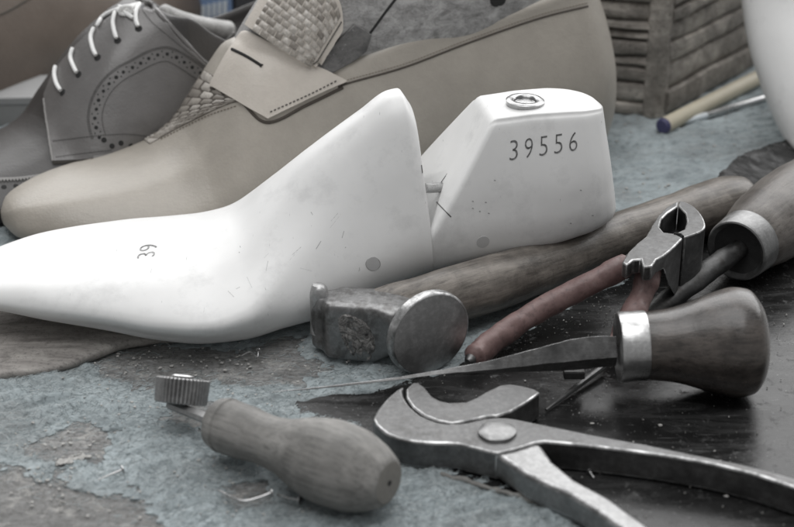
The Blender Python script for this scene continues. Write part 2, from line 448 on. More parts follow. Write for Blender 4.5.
mask_f = np.full(X.shape, 1e9)
for h in holes: mask_f = np.minimum(mask_f, -sdist(h, X, Y))
mask_f = mask_f+.7*NZ+.32*NF+.2*NT_
edge = np.clip(mask_f/1.5, 0, 1)
sheet_poly = gp([(292, 402), (340, 396), (385, 388), (455, 368), (505, 342), (560, 308), (620, 278), (690, 222), (735, 178), (800, 152), (960, 150), (1050, 330), (1050, 640), (690, 640), (585, 530), (569, 514), (507, 494), (429, 471), (372, 436), (300, 416)])
under = np.clip((sdist(sheet_poly, X, Y)-.2)/.5, 0, 1)
Zf = -.212+.16*edge**.8+(.05*NZ+.05*NF+.26*np.abs(NS)+.06*NT_)*edge-.22*under
felt = masked_grid(mask_f, X, Y, Zf, -.3).build('felt_cloth', FELT, smooth=60, recalc=False)
tag(felt, 'torn grey blue felt cloth glued over the workbench under everything', 'felt cloth')

# wool fibres: a mat of fine ribbons over the near felt, thinning out at its torn edges
def felt_z(x, y):
    i = np.clip(((x+20.5)/.095).astype(int), 0, X.shape[0]-1); j = np.clip(((y+22)/.095).astype(int), 0, X.shape[1]-1)
    return Zf[i, j], mask_f[i, j], under[i, j]
NFIB = 110000
fx = rng.uniform(-18, 16, NFIB); fy = -20.5+26*rng.uniform(0, 1, NFIB)**1.5
fz, fm, fu = felt_z(fx, fy); keep = (fm > -1.2) & (fu < .3) & (rng.uniform(0, 1, NFIB) < np.clip((fm+.5)/.7, .12, 1)); fx, fy, fz, fm = fx[keep], fy[keep], fz[keep], fm[keep]
nf = len(fx); ang = rng.normal(.36, .75, nf); L_ = rng.uniform(.12, .42, nf); cur = rng.normal(0, 1.1, nf); lift = np.abs(rng.normal(0, .035, nf)); wd = rng.uniform(.003, .008, nf)
V8 = np.zeros((nf, 5, 2, 3)); cx, cy = fx.copy(), fy.copy(); 
for k in range(5):
    a_ = ang+cur*(k/4-.5)
    if k: cx = cx+np.cos(a_)*L_/4; cy = cy+np.sin(a_)*L_/4
    zz = np.maximum(felt_z(cx, cy)[0], -.21)+.006+lift*math.sin(math.pi*k/4)
    w_ = wd*(1 if 0 < k < 4 else .3)
    for q_, sg in ((0, -1), (1, 1)):
        V8[:, k, q_, 0] = cx-np.sin(a_)*w_*sg; V8[:, k, q_, 1] = cy+np.cos(a_)*w_*sg; V8[:, k, q_, 2] = zz+w_*.5*sg
b0 = np.arange(nf)[:, None]*10+np.arange(4)[None, :]*2; Q = np.stack([b0, b0+1, b0+3, b0+2], -1).reshape(-1, 4)
fme = bpy.data.meshes.new('felt_fibres'); fme.from_pydata((V8.reshape(-1, 3)*S).tolist(), [], Q.tolist()); fme.materials.append(LINT)
fob = bpy.data.objects.new('felt_fibres', fme); COL.objects.link(fob); fob.parent = felt; fob.matrix_local = ORG[felt.name].inverted(); fob['kind'] = 'stuff'

gx = np.arange(-5, 27, .1); gy = np.arange(-24, 14, .1)
X2, Y2 = np.meshgrid(gx, gy, indexing='ij')
N2 = n2(X2, Y2, .8, 5, 2.2); N3 = n2(X2, Y2, .12, 3, 5.2)
sd = sdist(sheet_poly, X2, Y2)+.22*N2
far = np.clip((Y2-1.5+(-.05)*(X2-12))/5, 0, 1)*np.clip((3-sd)/3, 0, 1)*np.clip((X2-12)/3, 0, 1)
Z2 = .045+.02*N3+.004*N2+1.0*far**1.3
sheet = masked_grid(sd, X2, Y2, Z2, .0).build('lacquered_sheet', LACQ, smooth=50, recalc=False)
tag(sheet, 'black glossy scuffed sheet with frayed edges lying under the pincers and awls', 'sheet')

P = resample(cr(gp([(374, 441), (400, 456), (428, 470), (470, 482.5), (510, 494.5), (560, 510), (600, 527), (640, 548)], .03), 60), .07)
m = MB(); m.tube([Vector(p)+Vector((.05*noise.noise(Vector(p)*3), .09*noise.noise(Vector(p)*2.2+Vector((5, 0, 0))), .05*noise.noise(Vector(p)*4))) for p in P], [max(.02, .085+.07*noise.noise(Vector(p)*2.7)) for p in P], 10)
m.build('frayed_edge', plain('raw_edge', srgb(128, 127, 124), .9, var=.35, sc_=500, bumpd=.05), sheet, smooth=60)
# old sole leather under the toe of the white last
LP = cr(gp([(-80, 384), (-30, 380), (0, 374.5), (35, 370), (70, 362), (100, 351), (122, 343), (150, 338), (200, 330), (215, 300), (150, 276), (30, 262), (-80, 262)], .2), 150, True)
LP = np.array([(p[0]+.05*noise.noise(Vector((p[0]*2, p[1]*2, 1))), p[1]+.07*noise.noise(Vector((p[0]*1.5, p[1]*1.5, 5))), 0) for p in LP]); lc_ = LP.mean(0)
m = MB(); rings = []
for ins, z in ((.06, -.12), (0, -.04), (-.01, .06), (.02, .14), (.10, .2), (.35, .22), (1.2, .24), (2.4, .25), (3.4, .26)):
    r = []
    for k in range(150):
        t_ = LP[(k+1) % 150]-LP[k-1]; nv = np.array((-t_[1], t_[0], 0)); nv /= np.linalg.norm(nv); 
        if np.dot(nv, lc_-LP[k]) < 0: nv = -nv
        q = LP[k]+nv*ins if ins < .4 else LP[k]+(lc_-LP[k])*min(.95, ins*.24)
        r.append(Vector((q[0], q[1], z+(.05*noise.noise(Vector((q[0]*.6, q[1]*.6, 3))) if z > .1 else 0))))
    rings.append(r)
m.loft(rings); leather_piece = m.build('leather_piece', SCRAP, smooth=50)
tag(leather_piece, 'scuffed brown grey leather piece with rounded edge under the white last toe', 'leather scrap')

# ------------------------------------------------------------------ lofted bodies
def ringpts(half, n):
    pts = [(v, w) for v, w in half]+[(-v, w) for v, w in half[-2:0:-1]]
    return cr(pts, n, True)
def body(us, halves, place, nring=64, nlen=110, dense=None):
    us = np.asarray(us, float); H = np.asarray(halves, float)
    k = H.shape[1]; q = np.unique(np.r_[np.linspace(us[0], us[-1], nlen), us])
    HH = pchip(us, H.reshape(len(us), -1), q).reshape(len(q), k, 2)
    return [[place(u, v, w) for v, w in ringpts(h, nring)] for u, h in zip(q, HH)]
def axisplace(T, e, shear=None):
    e = Vector((e[0], e[1], 0)).normalized(); nv = Vector((e.y, -e.x, 0))     # v > 0 is towards the camera
    def place(u, v, w):
        if shear: u = u+shear(u, w)
        return Vector((T[0], T[1], 0))+e*u+nv*v+Vector((0, 0, w))
    return place
def hit(tree, px, py, off=0.0):
    d = ray(px, py); p, nrm, i, dist = tree.ray_cast(CAM, d)
    if p is None: return None, None
    if nrm.dot(d) > 0: nrm = -nrm
    return p+nrm*off, nrm
def on(tree, path, off=0.0, step=3.0, smooth=True):
    path = [(p[0], p[1], 0) for p in path]
    if smooth and len(path) > 2: path = cr(path, 60)
    out = []
    for p in resample(path, step):
        h, n = hit(tree, p[0], p[1], off)
        if h: out.append((h, n))
    return out
def stitches(tree, path, m, step=4.0, w=.05, l=.11, off=.02, fill=.6):
    P = on(tree, path, off, step)
    for i in range(len(P)-1):
        a, n = P[i]; b = P[i+1][0]; d = b-a
        if d.length > 1.2: continue
        m.tube([a, a+d*fill], w/2, 6)
def dots(tree, pts, r, m, off=.01):
    for x, y in pts:
        p, n = hit(tree, x, y, off)
        if p is None: continue
        M4 = frame(p, n, (0, 0.3, 1)); m.lathe([(-.02, r), (.0, r), (.004, r*.7)], 14, M4)
def patch(tree, left, right, ns, nt, off, sil=False):
    """grid between two pixel polylines, laid on the surface"""
    L = cr([(a, b, 0) for a, b in left], ns) if len(left) > 2 else np.linspace((*left[0], 0), (*left[1], 0), ns)
    R = cr([(a, b, 0) for a, b in right], ns) if len(right) > 2 else np.linspace((*right[0], 0), (*right[1], 0), ns)
    G = np.zeros((ns, nt, 3)); last = None
    if sil:                                                  # left side = the outline itself
        for i in range(ns):
            dv = L[i]-R[i]; dv = dv/np.linalg.norm(dv); k = 0
            while k < 90 and hit(tree, *(R[i]+dv*(k+.5))[:2])[0] is not None: k += .5
            L[i] = R[i]+dv*max(k-.6, .5)
    for i in range(ns):
        for j in range(nt):
            p = L[i]*(1-j/(nt-1))+R[i]*j/(nt-1)
            h, n = hit(tree, p[0], p[1], off); k = 0
            while h is None and k < 40:                      # past the outline: step back towards the middle
                k += 1; p2 = p+(R[i]-L[i])*(.01*k)*(1 if j < nt/2 else -1); h, n = hit(tree, p2[0], p2[1], off)
            G[i, j] = h; last = h
    return G
def loopmb(G, th, m=None):
    """a sheet G thickened downwards (away from the camera side normal)"""
    m = m or MB(); a, b = G.shape[:2]
    du = np.gradient(G, axis=0); dv = np.gradient(G, axis=1); N = np.cross(du, dv); N /= np.linalg.norm(N, axis=2, keepdims=True)+1e-9
    c = np.array(CAM)-G; s = np.sign((N*c).sum(2, keepdims=True).mean()); N *= s
    B = G-N*th
    o = m.add([Vector(p) for p in G.reshape(-1, 3)]+[Vector(p) for p in B.reshape(-1, 3)],
              [(i*b+j, (i+1)*b+j, (i+1)*b+j+1, i*b+j+1) for i in range(a-1) for j in range(b-1)] +
              [(a*b+i*b+j, a*b+i*b+j+1, a*b+(i+1)*b+j+1, a*b+(i+1)*b+j) for i in range(a-1) for j in range(b-1)])
    rim = [(i, 0) for i in range(a)]+[(a-1, j) for j in range(1, b)]+[(i, b-1) for i in range(a-2, -1, -1)]+[(0, j) for j in range(b-2, 0, -1)]
    for k in range(len(rim)):
        p = rim[k]; q = rim[(k+1) % len(rim)]; i0 = o+p[0]*b+p[1]; i1 = o+q[0]*b+q[1]
        m.f.append((i0, i1, i1+a*b, i0+a*b))
    return m

# ------------------------------------------------------------------ the white last 39556
def last_half(W, wb, wt, a=.95, b=.62, c=.3, p3=1.0):
    h = wt-wb
    return [(0, wb), ((.8 if p3 > .95 else .62)*W, wb+.03*h), (p3*W, wb+.24*h), (a*W, wb+.56*h), (b*W, wb+.87*h), (c*W, wt-.025*h), (0, wt)]
T0 = (-15.9, -5.0); E0 = (25.1, 5.2)
fore = [(-1.1, .45, 1.5, 1.75, 1.0, .85, .5, .85), (-.8, 1.1, 1.32, 1.92, 1.0, .85, .5, .85), (0, 1.85, 1.2, 2.18, 1.0, .84, .48, .85), (1, 2.45, 1.05, 2.42, 1.0, .83, .46, .86), (2.5, 3.15, .78, 2.62, 1.0, .82, .44, .86),
        (4.5, 3.85, .42, 2.72, 1.0, .78, .42, .8), (6.5, 4.52, .08, 2.76, 1.0, .73, .38, .8), (8.2, 4.8, -.08, 2.9, 1.0, .65, .32, .82), (9.6, 4.72, -.1, 3.35, .97, .55, .25, .85),
        (11.2, 4.25, -.03, 4.6, .86, .46, .2, .92), (13, 3.7, .32, 6.1, .79, .42, .19, .96), (15, 3.15, .8, 7.45, .76, .42, .2, 1), (16.2, 3.0, 1.1, 8.15, .76, .44, .22, 1), (16.6, 2.96, 1.22, 8.2, .76, .44, .22, 1), (16.95, 2.9, 1.3, 7.7, .76, .46, .24, 1)]
pl_f0 = axisplace(T0, E0, lambda u, w: max(0, u-13)/4*(-.06)*(w-3.3))
def pl_f(u, v, w): return pl_f0(u, v+.5*math.exp(-((u-9.0)/4.6)**2)*max(0, min(1, (4.5-w)/3)), w)
last = thing('shoe_last', 'white plastic shoe last printed 39556 lying in front of the beige loafer', 'shoe last', pl_f(9, 0, 0))
mf = MB(); mf.loft(body([f[0] for f in fore], [last_half(*f[1:]) for f in fore], pl_f, 72, 130), inset=.16, in0=False)
mf.build('forepart', WHITE, last, smooth=50)
heel = [(17.0, 2.75, 1.3, 7.45), (18.5, 2.8, 1.55, 7.5), (20, 2.85, 1.8, 7.55), (22, 2.9, 2.1, 7.55), (23.3, 2.75, 2.35, 7.5), (24.3, 2.2, 2.5, 7.42), (24.9, 1.4, 2.62, 7.3), (25.15, .5, 2.8, 7.15)]
def heel_shear(u, w):
    s = (u-17)/8.6; return (.63*(1-s)**1.3-.22*s)*max(0, w-3.0)
pl_h0 = axisplace(T0, E0, heel_shear)
def pl_h(u, v, w): return pl_h0(u, v+.13*max(0, w-4.2), w)
def heel_half(W, wb, wt):
    h = wt-wb
    return [(0, wb), (.8*W, wb+.02*h), (W, wb+.2*h), (.94*W, wb+.5*h), (.6*W, wb+.9*h), (.5*W, wt-.025*h), (.42*W, wt), (0, wt+.02)]
mh = MB(); mh.loft(body([h[0] for h in heel], [heel_half(*h[1:]) for h in heel], pl_h, 80, 90), inset=.35, in1=False)
heel_o = mh.build('heel_part', WHITE, last, smooth=50)
th = mh.bvh(); tf = mf.bvh()
# thimble and hinge
p, n = hit(th, 525, 103)
m = MB(); m.lathe([(-.3, .7), (.04, .74), (.14, .75), (.19, .68), (.19, .5), (.14, .44), (.06, .40), (.04, .1)], 40, frame(p+Vector((0, 0, -.02)), (0.03, 0, 1), (0, 1, 0)), cap0=True, cap1=True)
m.build('thimble', steel('thimble_steel', grey(.4), .25, .2), heel_o)
m = MB(); a = aty(424, 188, -2.3); b = aty(436, 188, -1.6); m.tube([a, a.lerp(b, .5), b+Vector((.5, .1, 0))], .2, 14)
m.build('hinge_pin', CHROME, last)
m = MB()
for path in ([(438, 187), (447, 174)], [(436.5, 202), (451, 217)], [(421.5, 165), (422.5, 173)]):
    P = on(th if path[0][0] > 430 else tf, path, -.012, 2, False)
    if len(P) > 1: m.tube([q[0] for q in P], .03, 6)
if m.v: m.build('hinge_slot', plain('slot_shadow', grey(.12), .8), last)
# printed numbers
def text_mesh(txt, mapfn, tree, off, name, mat, parent, weight=0.0):
    cu = bpy.data.curves.new(name, 'FONT'); cu.body = txt; cu.size = 1; cu.resolution_u = 4; cu.offset = weight
    ob = bpy.data.objects.new(name+'_tmp', cu); COL.objects.link(ob)
    dg = bpy.context.evaluated_depsgraph_get(); me = bpy.data.meshes.new_from_object(ob.evaluated_get(dg))
    bm = bmesh.new(); bm.from_mesh(me)
    for _ in range(2):
        bmesh.ops.triangulate(bm, faces=bm.faces); bmesh.ops.subdivide_edges(bm, edges=[e for e in bm.edges if e.calc_length() > .12], cuts=1)
    bmesh.ops.triangulate(bm, faces=bm.faces)
    m = MB(); bm.verts.ensure_lookup_table(); xs = [v.co.x for v in bm.verts]; x0, x1 = min(xs), max(xs); ys = [v.co.y for v in bm.verts]; y0, y1 = min(ys), max(ys)
    vs = []
    for v in bm.verts:
        px, py = mapfn((v.co.x-x0)/(x1-x0), (v.co.y-y0)/(y1-y0)); h, nn = hit(tree, px, py, off)
        vs.append(h if h else Vector((0, 0, 0)))
    m.add(vs, [tuple(v.index for v in f.verts) for f in bm.faces]); bm.free()
    bpy.data.objects.remove(ob); bpy.data.curves.remove(cu); bpy.data.meshes.remove(me)
    return m.build(name, mat, parent, recalc=False)
def digits(txt, base0, base1, h, wd, tree, mat, parent, slant=0.0):
    for i, ch in enumerate(txt):
        t = i/(len(txt)-1); cx = base0[0]+(base1[0]-base0[0])*t; cy = base0[1]+(base1[1]-base0[1])*t; hh = h[0]+(h[1]-h[0])*t; sl = (base1[1]-base0[1])/(base1[0]-base0[0])
        text_mesh(ch, lambda a, b, cx=cx, cy=cy, hh=hh, sl=sl: (cx+(a-.5)*wd+b*slant, cy+(a-.5)*wd*sl-b*hh), tree, .012, 'printed_digit', mat, parent, -.015)
digits('39556', (513.5, 160), (573, 151), (20, 19), 8.0, th, INK, heel_o, .6)
def map39(a, b): return (150.5+(b-.5)*-17+(a-.5)*10-2+2, 250.5-(a-.5)*15)
def map39(a, b):   # reads up the instep: text x runs up the picture, text y to the left
    return (145.5+a*4-(b-.5)*18, 257.5-a*13+(b-.5)*3)
fo = [o for o in last.children if o.name.startswith('forepart')][0]
text_mesh('39', map39, tf, .012, 'printed_number', INKSOFT, fo, -.01)
# plugged tack holes and scratch marks
m = MB(); dots(tf, [(373, 264)], .28, m, .005); 
m.build('plug', plain('plug_grey', grey(.5), .6), fo)
P = [hit(tf, 373+7.2*math.cos(a), 264+6.4*math.sin(a), -.012)[0] for a in np.linspace(0, 6.283, 28)]
m = MB(); m.tube(P, .022, 6, cap=False); m.build('plug_rim', plain('rim_grey', grey(.3), .7), fo)
m = MB(); dots(th, [(483, 242)], .26, m, .005); m.build('plug', plain('plug_grey', grey(.55), .6), heel_o)
m = MB()
for (x, y, x2, y2, w) in ((316, 249, 321, 241, .05), (301, 247, 292, 255, .03), (228, 291, 234, 297, .03), (268, 261, 266, 271, .03), (311, 212, 313, 215, .05), (240, 246, 240.5, 247.5, .05), (239, 252, 239.6, 252.6, .06), (331, 221, 338, 213, .025), (342, 238, 344, 231, .04), (345, 248, 346, 247, .05), (264, 258, 269, 253, .02), (265, 288, 266, 290, .03), (247, 277, 252, 288, .02), (236, 289, 240, 287, .03), (288, 262, 297, 252, .018), (341, 214, 330, 228, .015), (300, 268, 312, 271, .015)):
    P = on(tf, [(x, y), (x2, y2)], -.25*w, 1.2, False)
    if len(P) > 1: m.tube([q[0] for q in P], w*.42, 6)
m.build('scuff_mark', plain('scuff_grey', grey(.42), .7), fo)['kind'] = 'stuff'
m = MB()
for x, y in ((485, 202), (472, 201), (479, 211), (472, 208), (488, 213), (494, 180), (592, 215), (580, 190), (570, 223)): 
    P = on(th, [(x, y), (x+1.6, y+.4)], -.005, 1, False)
    if len(P) > 1: m.tube([q[0] for q in P], .022, 5)
m.build('scuff_mark', plain('scuff_grey2', grey(.3), .7), heel_o)['kind'] = 'stuff'

# ------------------------------------------------------------------ beige loafer
TL = (-16.9, 2.6); EL = (27.5, 11.6)
def shoe_half(W, wb, wt, a=1.0, b=.66, c=.34):
    h = wt-wb
    return [(0, wb), (.8*W, wb), (W*1.0, wb+.2*h), (a*W, wb+.5*h), (b*W, wb+.86*h), (c*W, wb+.97*h), (0, wt)]
lo = [(0, .3, .7, 1.2, 1, .7, .4), (.35, 1.3, .42, 1.6, 1, .72, .42), (1, 2.0, .32, 1.85, 1, .72, .4), (2.5, 3.0, .2, 2.15, .98, .7, .36), (4.5, 3.75, .1, 2.4, .97, .66, .33), (7, 4.3, .05, 2.85, .95, .62, .3),
      (8.2, 4.5, .02, 3.6, .93, .6, .28), (9.2, 4.55, .02, 5.1, .92, .58, .26), (10, 4.5, .02, 6.4, .9, .55, .24), (10.8, 4.45, .04, 7.4, .88, .54, .24), (11.8, 4.4, .05, 7.6, .88, .56, .28), (13, 4.3, .1, 7.35, .88, .62, .4), (15, 4.2, .15, 7.25, .9, .74, .56), (17.5, 3.95, .2, 7.7, .93, .76, .62), (21, 3.75, .2, 8.1, .96, .76, .64), (24.6, 3.8, .1, 8.7, 1.0, .76, .64),
      (27, 3.5, .05, 9.1, 1.0, .74, .6), (28.3, 2.7, .1, 9.2, 1.0, .72, .55), (29, 1.5, .35, 9.15, 1, .7, .5), (29.3, .5, .8, 8.8, 1, .7, .5)]
pl_l = axisplace(TL, EL, lambda u, w: max(0, (u-22)/7.3)*(-.042*max(0, w-3)**2-.09*max(0, 3-w)**2))
loafer = thing('penny_loafer', 'beige leather penny loafer with woven vamp behind the white last', 'shoe', pl_l(15, 0, 0))
ml = MB(); ml.loft(body([r[0] for r in lo], [shoe_half(*r[1:]) for r in lo], pl_l, 80, 150))
tl = ml.bvh()
upper = ml.build('upper', BEIGE, loafer, smooth=60)
# collar seam, binding and stitching
seam = [(338, 87), (352, 82), (405, 67), (468, 43), (537, 19), (588, 6)]
P = on(tl, seam, -.01, 4); m = MB(); m.tube([q[0] for q in P], .05, 8); m.build('collar_seam', LINE, loafer)
m = MB(); stitches(tl, [(x, y-3.5) for x, y in seam], m, 3.2, .035, .1, .015); m.build('collar_stitching', THREAD, upper)
# old grey last inside the loafer
gl = [(10.2, .5, 4, 6.2), (10.8, 1.3, 4, 7.3), (11.9, 1.9, 4.5, 8.75), (13, 2.3, 5, 9.9), (15, 2.6, 5, 10.9), (19, 2.7, 5, 11.4), (23, 2.6, 5, 11.6), (26, 2.3, 5, 11.6), (28, 1.4, 5, 11.2), (28.6, .5, 5, 10.8)]
mg = MB(); mg.loft(body([r[0] for r in gl], [[(0, r[2]), (.8*r[1], r[2]), (r[1], r[2]+.2*(r[3]-r[2])), (r[1]*1.02, r[2]+.55*(r[3]-r[2])), (.8*r[1], r[2]+.85*(r[3]-r[2])), (.45*r[1], r[2]+.97*(r[3]-r[2])), (0, r[3])] for r in gl], pl_l, 56, 70))
inlast = thing('shoe_last', 'marbled grey shoe last filling the opening of the beige loafer', 'shoe last', pl_l(20, 0, 5))
mg.build('last_body', OLDLAST, inlast, smooth=60); tg = mg.bvh()
class Near:
    def __init__(s, *t): s.t = t
    def ray_cast(s, o, d):
        b = (None, None, None, None)
        for t in s.t:
            a = t.ray_cast(o, d)
            if a[0] is not None and (b[0] is None or a[3] < b[3]): b = a
        return b
# saddle strap
G = patch(Near(tl, tg), [(241, 27), (228, 47), (209, 84)], [(347, 81), (310, 98), (267, 119)], 26, 34, .17)
back = [G[:, :1]+np.array((-.05*k-.02, .42*k, -.22*k-.05*k*k)) for k in (3, 2, 1)]; G = np.concatenate(back+[G], axis=1)
for _ in range(12):
    G[1:-1, 1:-1] = (G[1:-1, 1:-1]*2+G[:-2, 1:-1]+G[2:, 1:-1]+G[1:-1, :-2]+G[1:-1, 2:])/6; G[0, 1:-1] = (G[0, :-2]+2*G[0, 1:-1]+G[0, 2:])/4; G[-1, 1:-1] = (G[-1, :-2]+2*G[-1, 1:-1]+G[-1, 2:])/4
sm = loopmb(G, .16); strap = sm.build('saddle_strap', BEIGE2, loafer, smooth=50, bevel=.04); ts = sm.bvh()
m = MB(); P = on(ts, [(232, 49), (246, 56), (262, 66)], .0, 2); m.tube([q[0] for q in P], [.07]*(len(P)-1)+[.1], 8); m.build('strap_slot', DARK, strap)
m = MB(); stitches(ts, [(270, 112), (308, 95), (338, 80)], m, 4.2, .05, .1, .02, .55); m.build('strap_stitching', DTHREAD, strap)
P = on(tl, [(211, 88), (240, 101), (267, 122.5), (307, 105), (343, 87.5)], .0, 2, True)
m = MB(); m.tube([q[0] for q in P], .07, 8); m.build('strap_edge', LINE, strap)
# woven vamp and tongue
def weave(fn, ns, nt, rows, cols, h=.09, skew=0.0):
    m = MB()
    for r in range(rows):
        offs = .5*(r % 2)
        for c in range(-1, cols+1):
            s0, s1 = r/rows, (r+1)/rows; t0, t1 = (c+offs)/cols, (c+1+offs)/cols
            t0, t1 = max(t0, 0), min(t1, 1)
            if t1-t0 < .25/cols: continue
            gs = random.uniform(.02, .09)*(s1-s0); gt = random.uniform(.04, .12)*(t1-t0); vs = []; k = 4
            for i in range(k+1):
                for j in range(k+1):
                    s = s0+gs+(s1-s0-2*gs)*i/k; t = t0+gt+(t1-t0-2*gt)*j/k
                    b = (1-(2*i/k-1)**4)*(1-(2*j/k-1)**4)
                    p, n = fn(s, t)
                    if p is None: vs = None; break
                    hh = h*b*(.6+.4*math.sin(math.pi*(j/k)))
                    vs.append(p+n*hh)
                if vs is None: break
            if vs: m.add(vs, [(i*(k+1)+j, (i+1)*(k+1)+j, (i+1)*(k+1)+j+1, i*(k+1)+j+1) for i in range(k) for j in range(k)])
    return m
def gridfn(G):
    a, b = G.shape[:2]
    du = np.gradient(G, axis=0); dv = np.gradient(G, axis=1); N = np.cross(du, dv); N /= np.linalg.norm(N, axis=2, keepdims=True)+1e-9
    if (N*(np.array(CAM)-G)).sum() < 0: N = -N
    def fn(s, t):
        x = min(max(s, 0), 1)*(a-1); y = min(max(t, 0), 1)*(b-1); i = min(int(x), a-2); j = min(int(y), b-2); fx = x-i; fy = y-j
        f = lambda A: A[i, j]*(1-fx)*(1-fy)+A[i+1, j]*fx*(1-fy)+A[i, j+1]*(1-fx)*fy+A[i+1, j+1]*fx*fy
        return Vector(f(G)), Vector(f(N)).normalized()
    return fn
G = patch(tl, [(214, 76), (194, 107), (172, 127), (147, 142)], [(262, 108), (236, 102), (192, 121), (150, 144)], 40, 20, .03, True)
loopmb(G, .03).build('vamp_backing', WOVBASE, loafer)
weave(gridfn(G), 0, 0, 13, 5, .05).build('woven_vamp', WOVEN, loafer, smooth=60, recalc=False)
m = MB(); stitches(tl, [(236, 106), (205, 117), (160, 140)], m, 3.5, .04, .1, .03); m.build('vamp_stitching', THREAD, loafer)
# tongue: a thick curved flap lying up the instep of the grey last
tgl = Near(tg, tl)
def tong(s, t, off):
    t2 = t
    q = Vector((250, 28, 0)).lerp(Vector((316, 69, 0)), t).lerp(Vector((292, -44, 0)).lerp(Vector((352, 12, 0)), t), s)
    h, n = hit(tgl, q.x, q.y, off); k = 0
    while h is None and k < 60:
        k += 1; h, n = hit(tgl, q.x+.8*k, q.y+.5*k, off)
    return h
def tongue_grid(a, b, m0=0.0, off=.34):
    G = np.zeros((a, b, 3))
    for i in range(a):
        for j in range(b):
            s = i/(a-1); t = m0+(1-2*m0)*j/(b-1)
            s = s*(1-.3*max(0, (t-.7)/.3)**2)                  # rounded corner
            G[i, j] = tong(s*(1-m0*.6), t, off)
    for _ in range(3):
        G[1:-1, 1:-1] = (G[1:-1, 1:-1]*2+G[:-2, 1:-1]+G[2:, 1:-1]+G[1:-1, :-2]+G[1:-1, 2:])/6
    return G
G = tongue_grid(20, 26)
tongue = loopmb(G, .3).build('tongue', BEIGE2, loafer, smooth=60, bevel=.1)
gf = gridfn(tongue_grid(20, 26, .10))
weave(lambda s, t: (lambda pn: (pn[0]+pn[1]*.015, pn[1]))(gf(s, t)), 0, 0, 11, 8, .06).build('woven_panel', WOVEN, tongue, smooth=60, recalc=False)
ring = []
for k in range(40):
    s = 1-k/39*1.0; p, n = gridfn(G)(.03+s*.92, .93); ring.append(p+n*.02)
m = MB()
for k in range(len(ring)-1): m.tube([ring[k], ring[k].lerp(ring[k+1], .55)], .03, 6)
m.build('tongue_stitching', DTHREAD, tongue)
# dark lining flap behind the tongue
poly = [(337, 40), (354, 24), (371, 34), (366, 50), (354, 62), (332, 74), (312, 66)]
m = MB(); a = [hit(tgl, x, y, .14)[0] for x, y in poly]; nn = (a[1]-a[0]).cross(a[3]-a[0]).normalized()
if nn.y > 0: nn = -nn
c = sum(a, Vector())/len(a)
m.loft([[p-nn*.25 for p in a], a, [p.lerp(c, .08)+nn*.03 for p in a]]); m.build('tongue_lining', TONGUEL, loafer, smooth=30, bevel=.05)

# its hinge cut
P = on(tg, [(397, -3), (384, 14), (368, 36)], -.01, 2); m = MB()
if len(P) > 1: m.tube([q[0] for q in P], .06, 8); m.build('hinge_cut', DARK, inlast)
m = MB(); dots(tg, [(496, 0), (500, -1)], .3, m, .01)
if m.v: m.build('bore_hole', DARK, inlast)

# ------------------------------------------------------------------ dark brogue
TB = (-24.7, 3.0); EB = (.82, .57)
def bh(W, wb, h, o=0.0):
    """o = 0 closed toe, o = 1 open throat"""
    H = h-wb
    c = [(0, wb), (.85*W, wb), (W, wb+.25*H), (.97*W, wb+.5*H), (.62*W, wb+.85*H), (.36*W, wb+.96*H), (.16*W, wb+.995*H), (0, h)]
    d = [(0, wb), (.85*W, wb), (W, wb+.25*H), (.95*W, wb+.6*H), (.84*W, h-.12), (.76*W, h), (.66*W, h-.9), (0, h-2.0)]
    return [(a[0]*(1-o)+b[0]*o, a[1]*(1-o)+b[1]*o) for a, b in zip(c, d)]
br = [(0, .4, .6, 1.4, 0), (.6, 1.8, .2, 2.1, 0), (2, 2.9, 0, 1.9, 0), (5, 3.7, 0, 1.95, 0), (7.5, 4.0, 0, 2.1, 0), (9.3, 4.1, 0, 2.4, 0), (10.3, 4.05, 0, 2.95, 0), (11.2, 4.0, 0, 4.2, 0), (13.3, 3.75, 0, 6.6, 0), (14.9, 3.6, 0, 7.6, 0), (15.8, 3.5, 0, 7.75, .25), (16.6, 3.45, 0, 7.3, .9),
      (18, 3.35, 0, 6.2, 1), (20, 3.3, 0, 5.2, 1), (23, 3.3, 0, 5.6, 1), (26, 2.9, 0, 6.4, 1), (27.6, 1.6, .1, 6.6, .8), (28, .5, .4, 6.2, .5)]
pl_b = axisplace(TB, EB)
brogue = thing('brogue_shoe', 'dark grey leather brogue with white laces behind the loafer toe', 'shoe', pl_b(14, 0, 0))
mbq = MB(); mbq.loft(body([r[0] for r in br], [bh(*r[1:]) for r in br], pl_b, 88, 150)); tb = mbq.bvh()
VAMPL = leather('vamp_grey_leather', srgb(62, 60, 59), .46, .14, coat=.1)
bup = mbq.build('upper', VAMPL, brogue, smooth=60)
# quarter panel lies over the vamp: raised edge, broguing, stitching
edge_path = [(62, 66), (50, 84), (45, 96), (44, 120), (47, 145), (53, 162)]
G = patch(tb, [(46, 95), (60, 67), (98, 28), (134, 5), (151, 5), (183, 43), (222, 80)], [(53, 163), (80, 161), (112, 156), (142, 150), (172, 145), (200, 140), (225, 132)], 60, 30, .16)
q_m = loopmb(G, .16); q_o = q_m.build('quarter', DARKL, brogue, smooth=50, bevel=.03); tq = q_m.bvh()
def near(px, py, off):
    a, n1 = hit(tq, px, py, off)
    if a: return a, n1
    return hit(tb, px, py, off)
class Both:
    def ray_cast(s, o, d):
        a = tq.ray_cast(o, d); b = tb.ray_cast(o, d)
        if a[0] is None: return b
        if b[0] is None: return a
        return a if a[3] < b[3] else b
tbb = Both()
m = MB(); m.tube([Vector(p) for p in G[0, 2:]], .045, 8); m.build('quarter_edge', plain('cut_edge_grey', srgb(140, 138, 136), .5), q_o)
arc = [(99, 137), (95, 120), (98, 102), (107, 86), (120, 74), (135, 66), (150, 58), (167, 54), (184, 62), (203, 75), (216, 84)]
m = MB(); m2 = MB()
A = resample(cr([(x, y, 0) for x, y in arc], 80), 9.5)
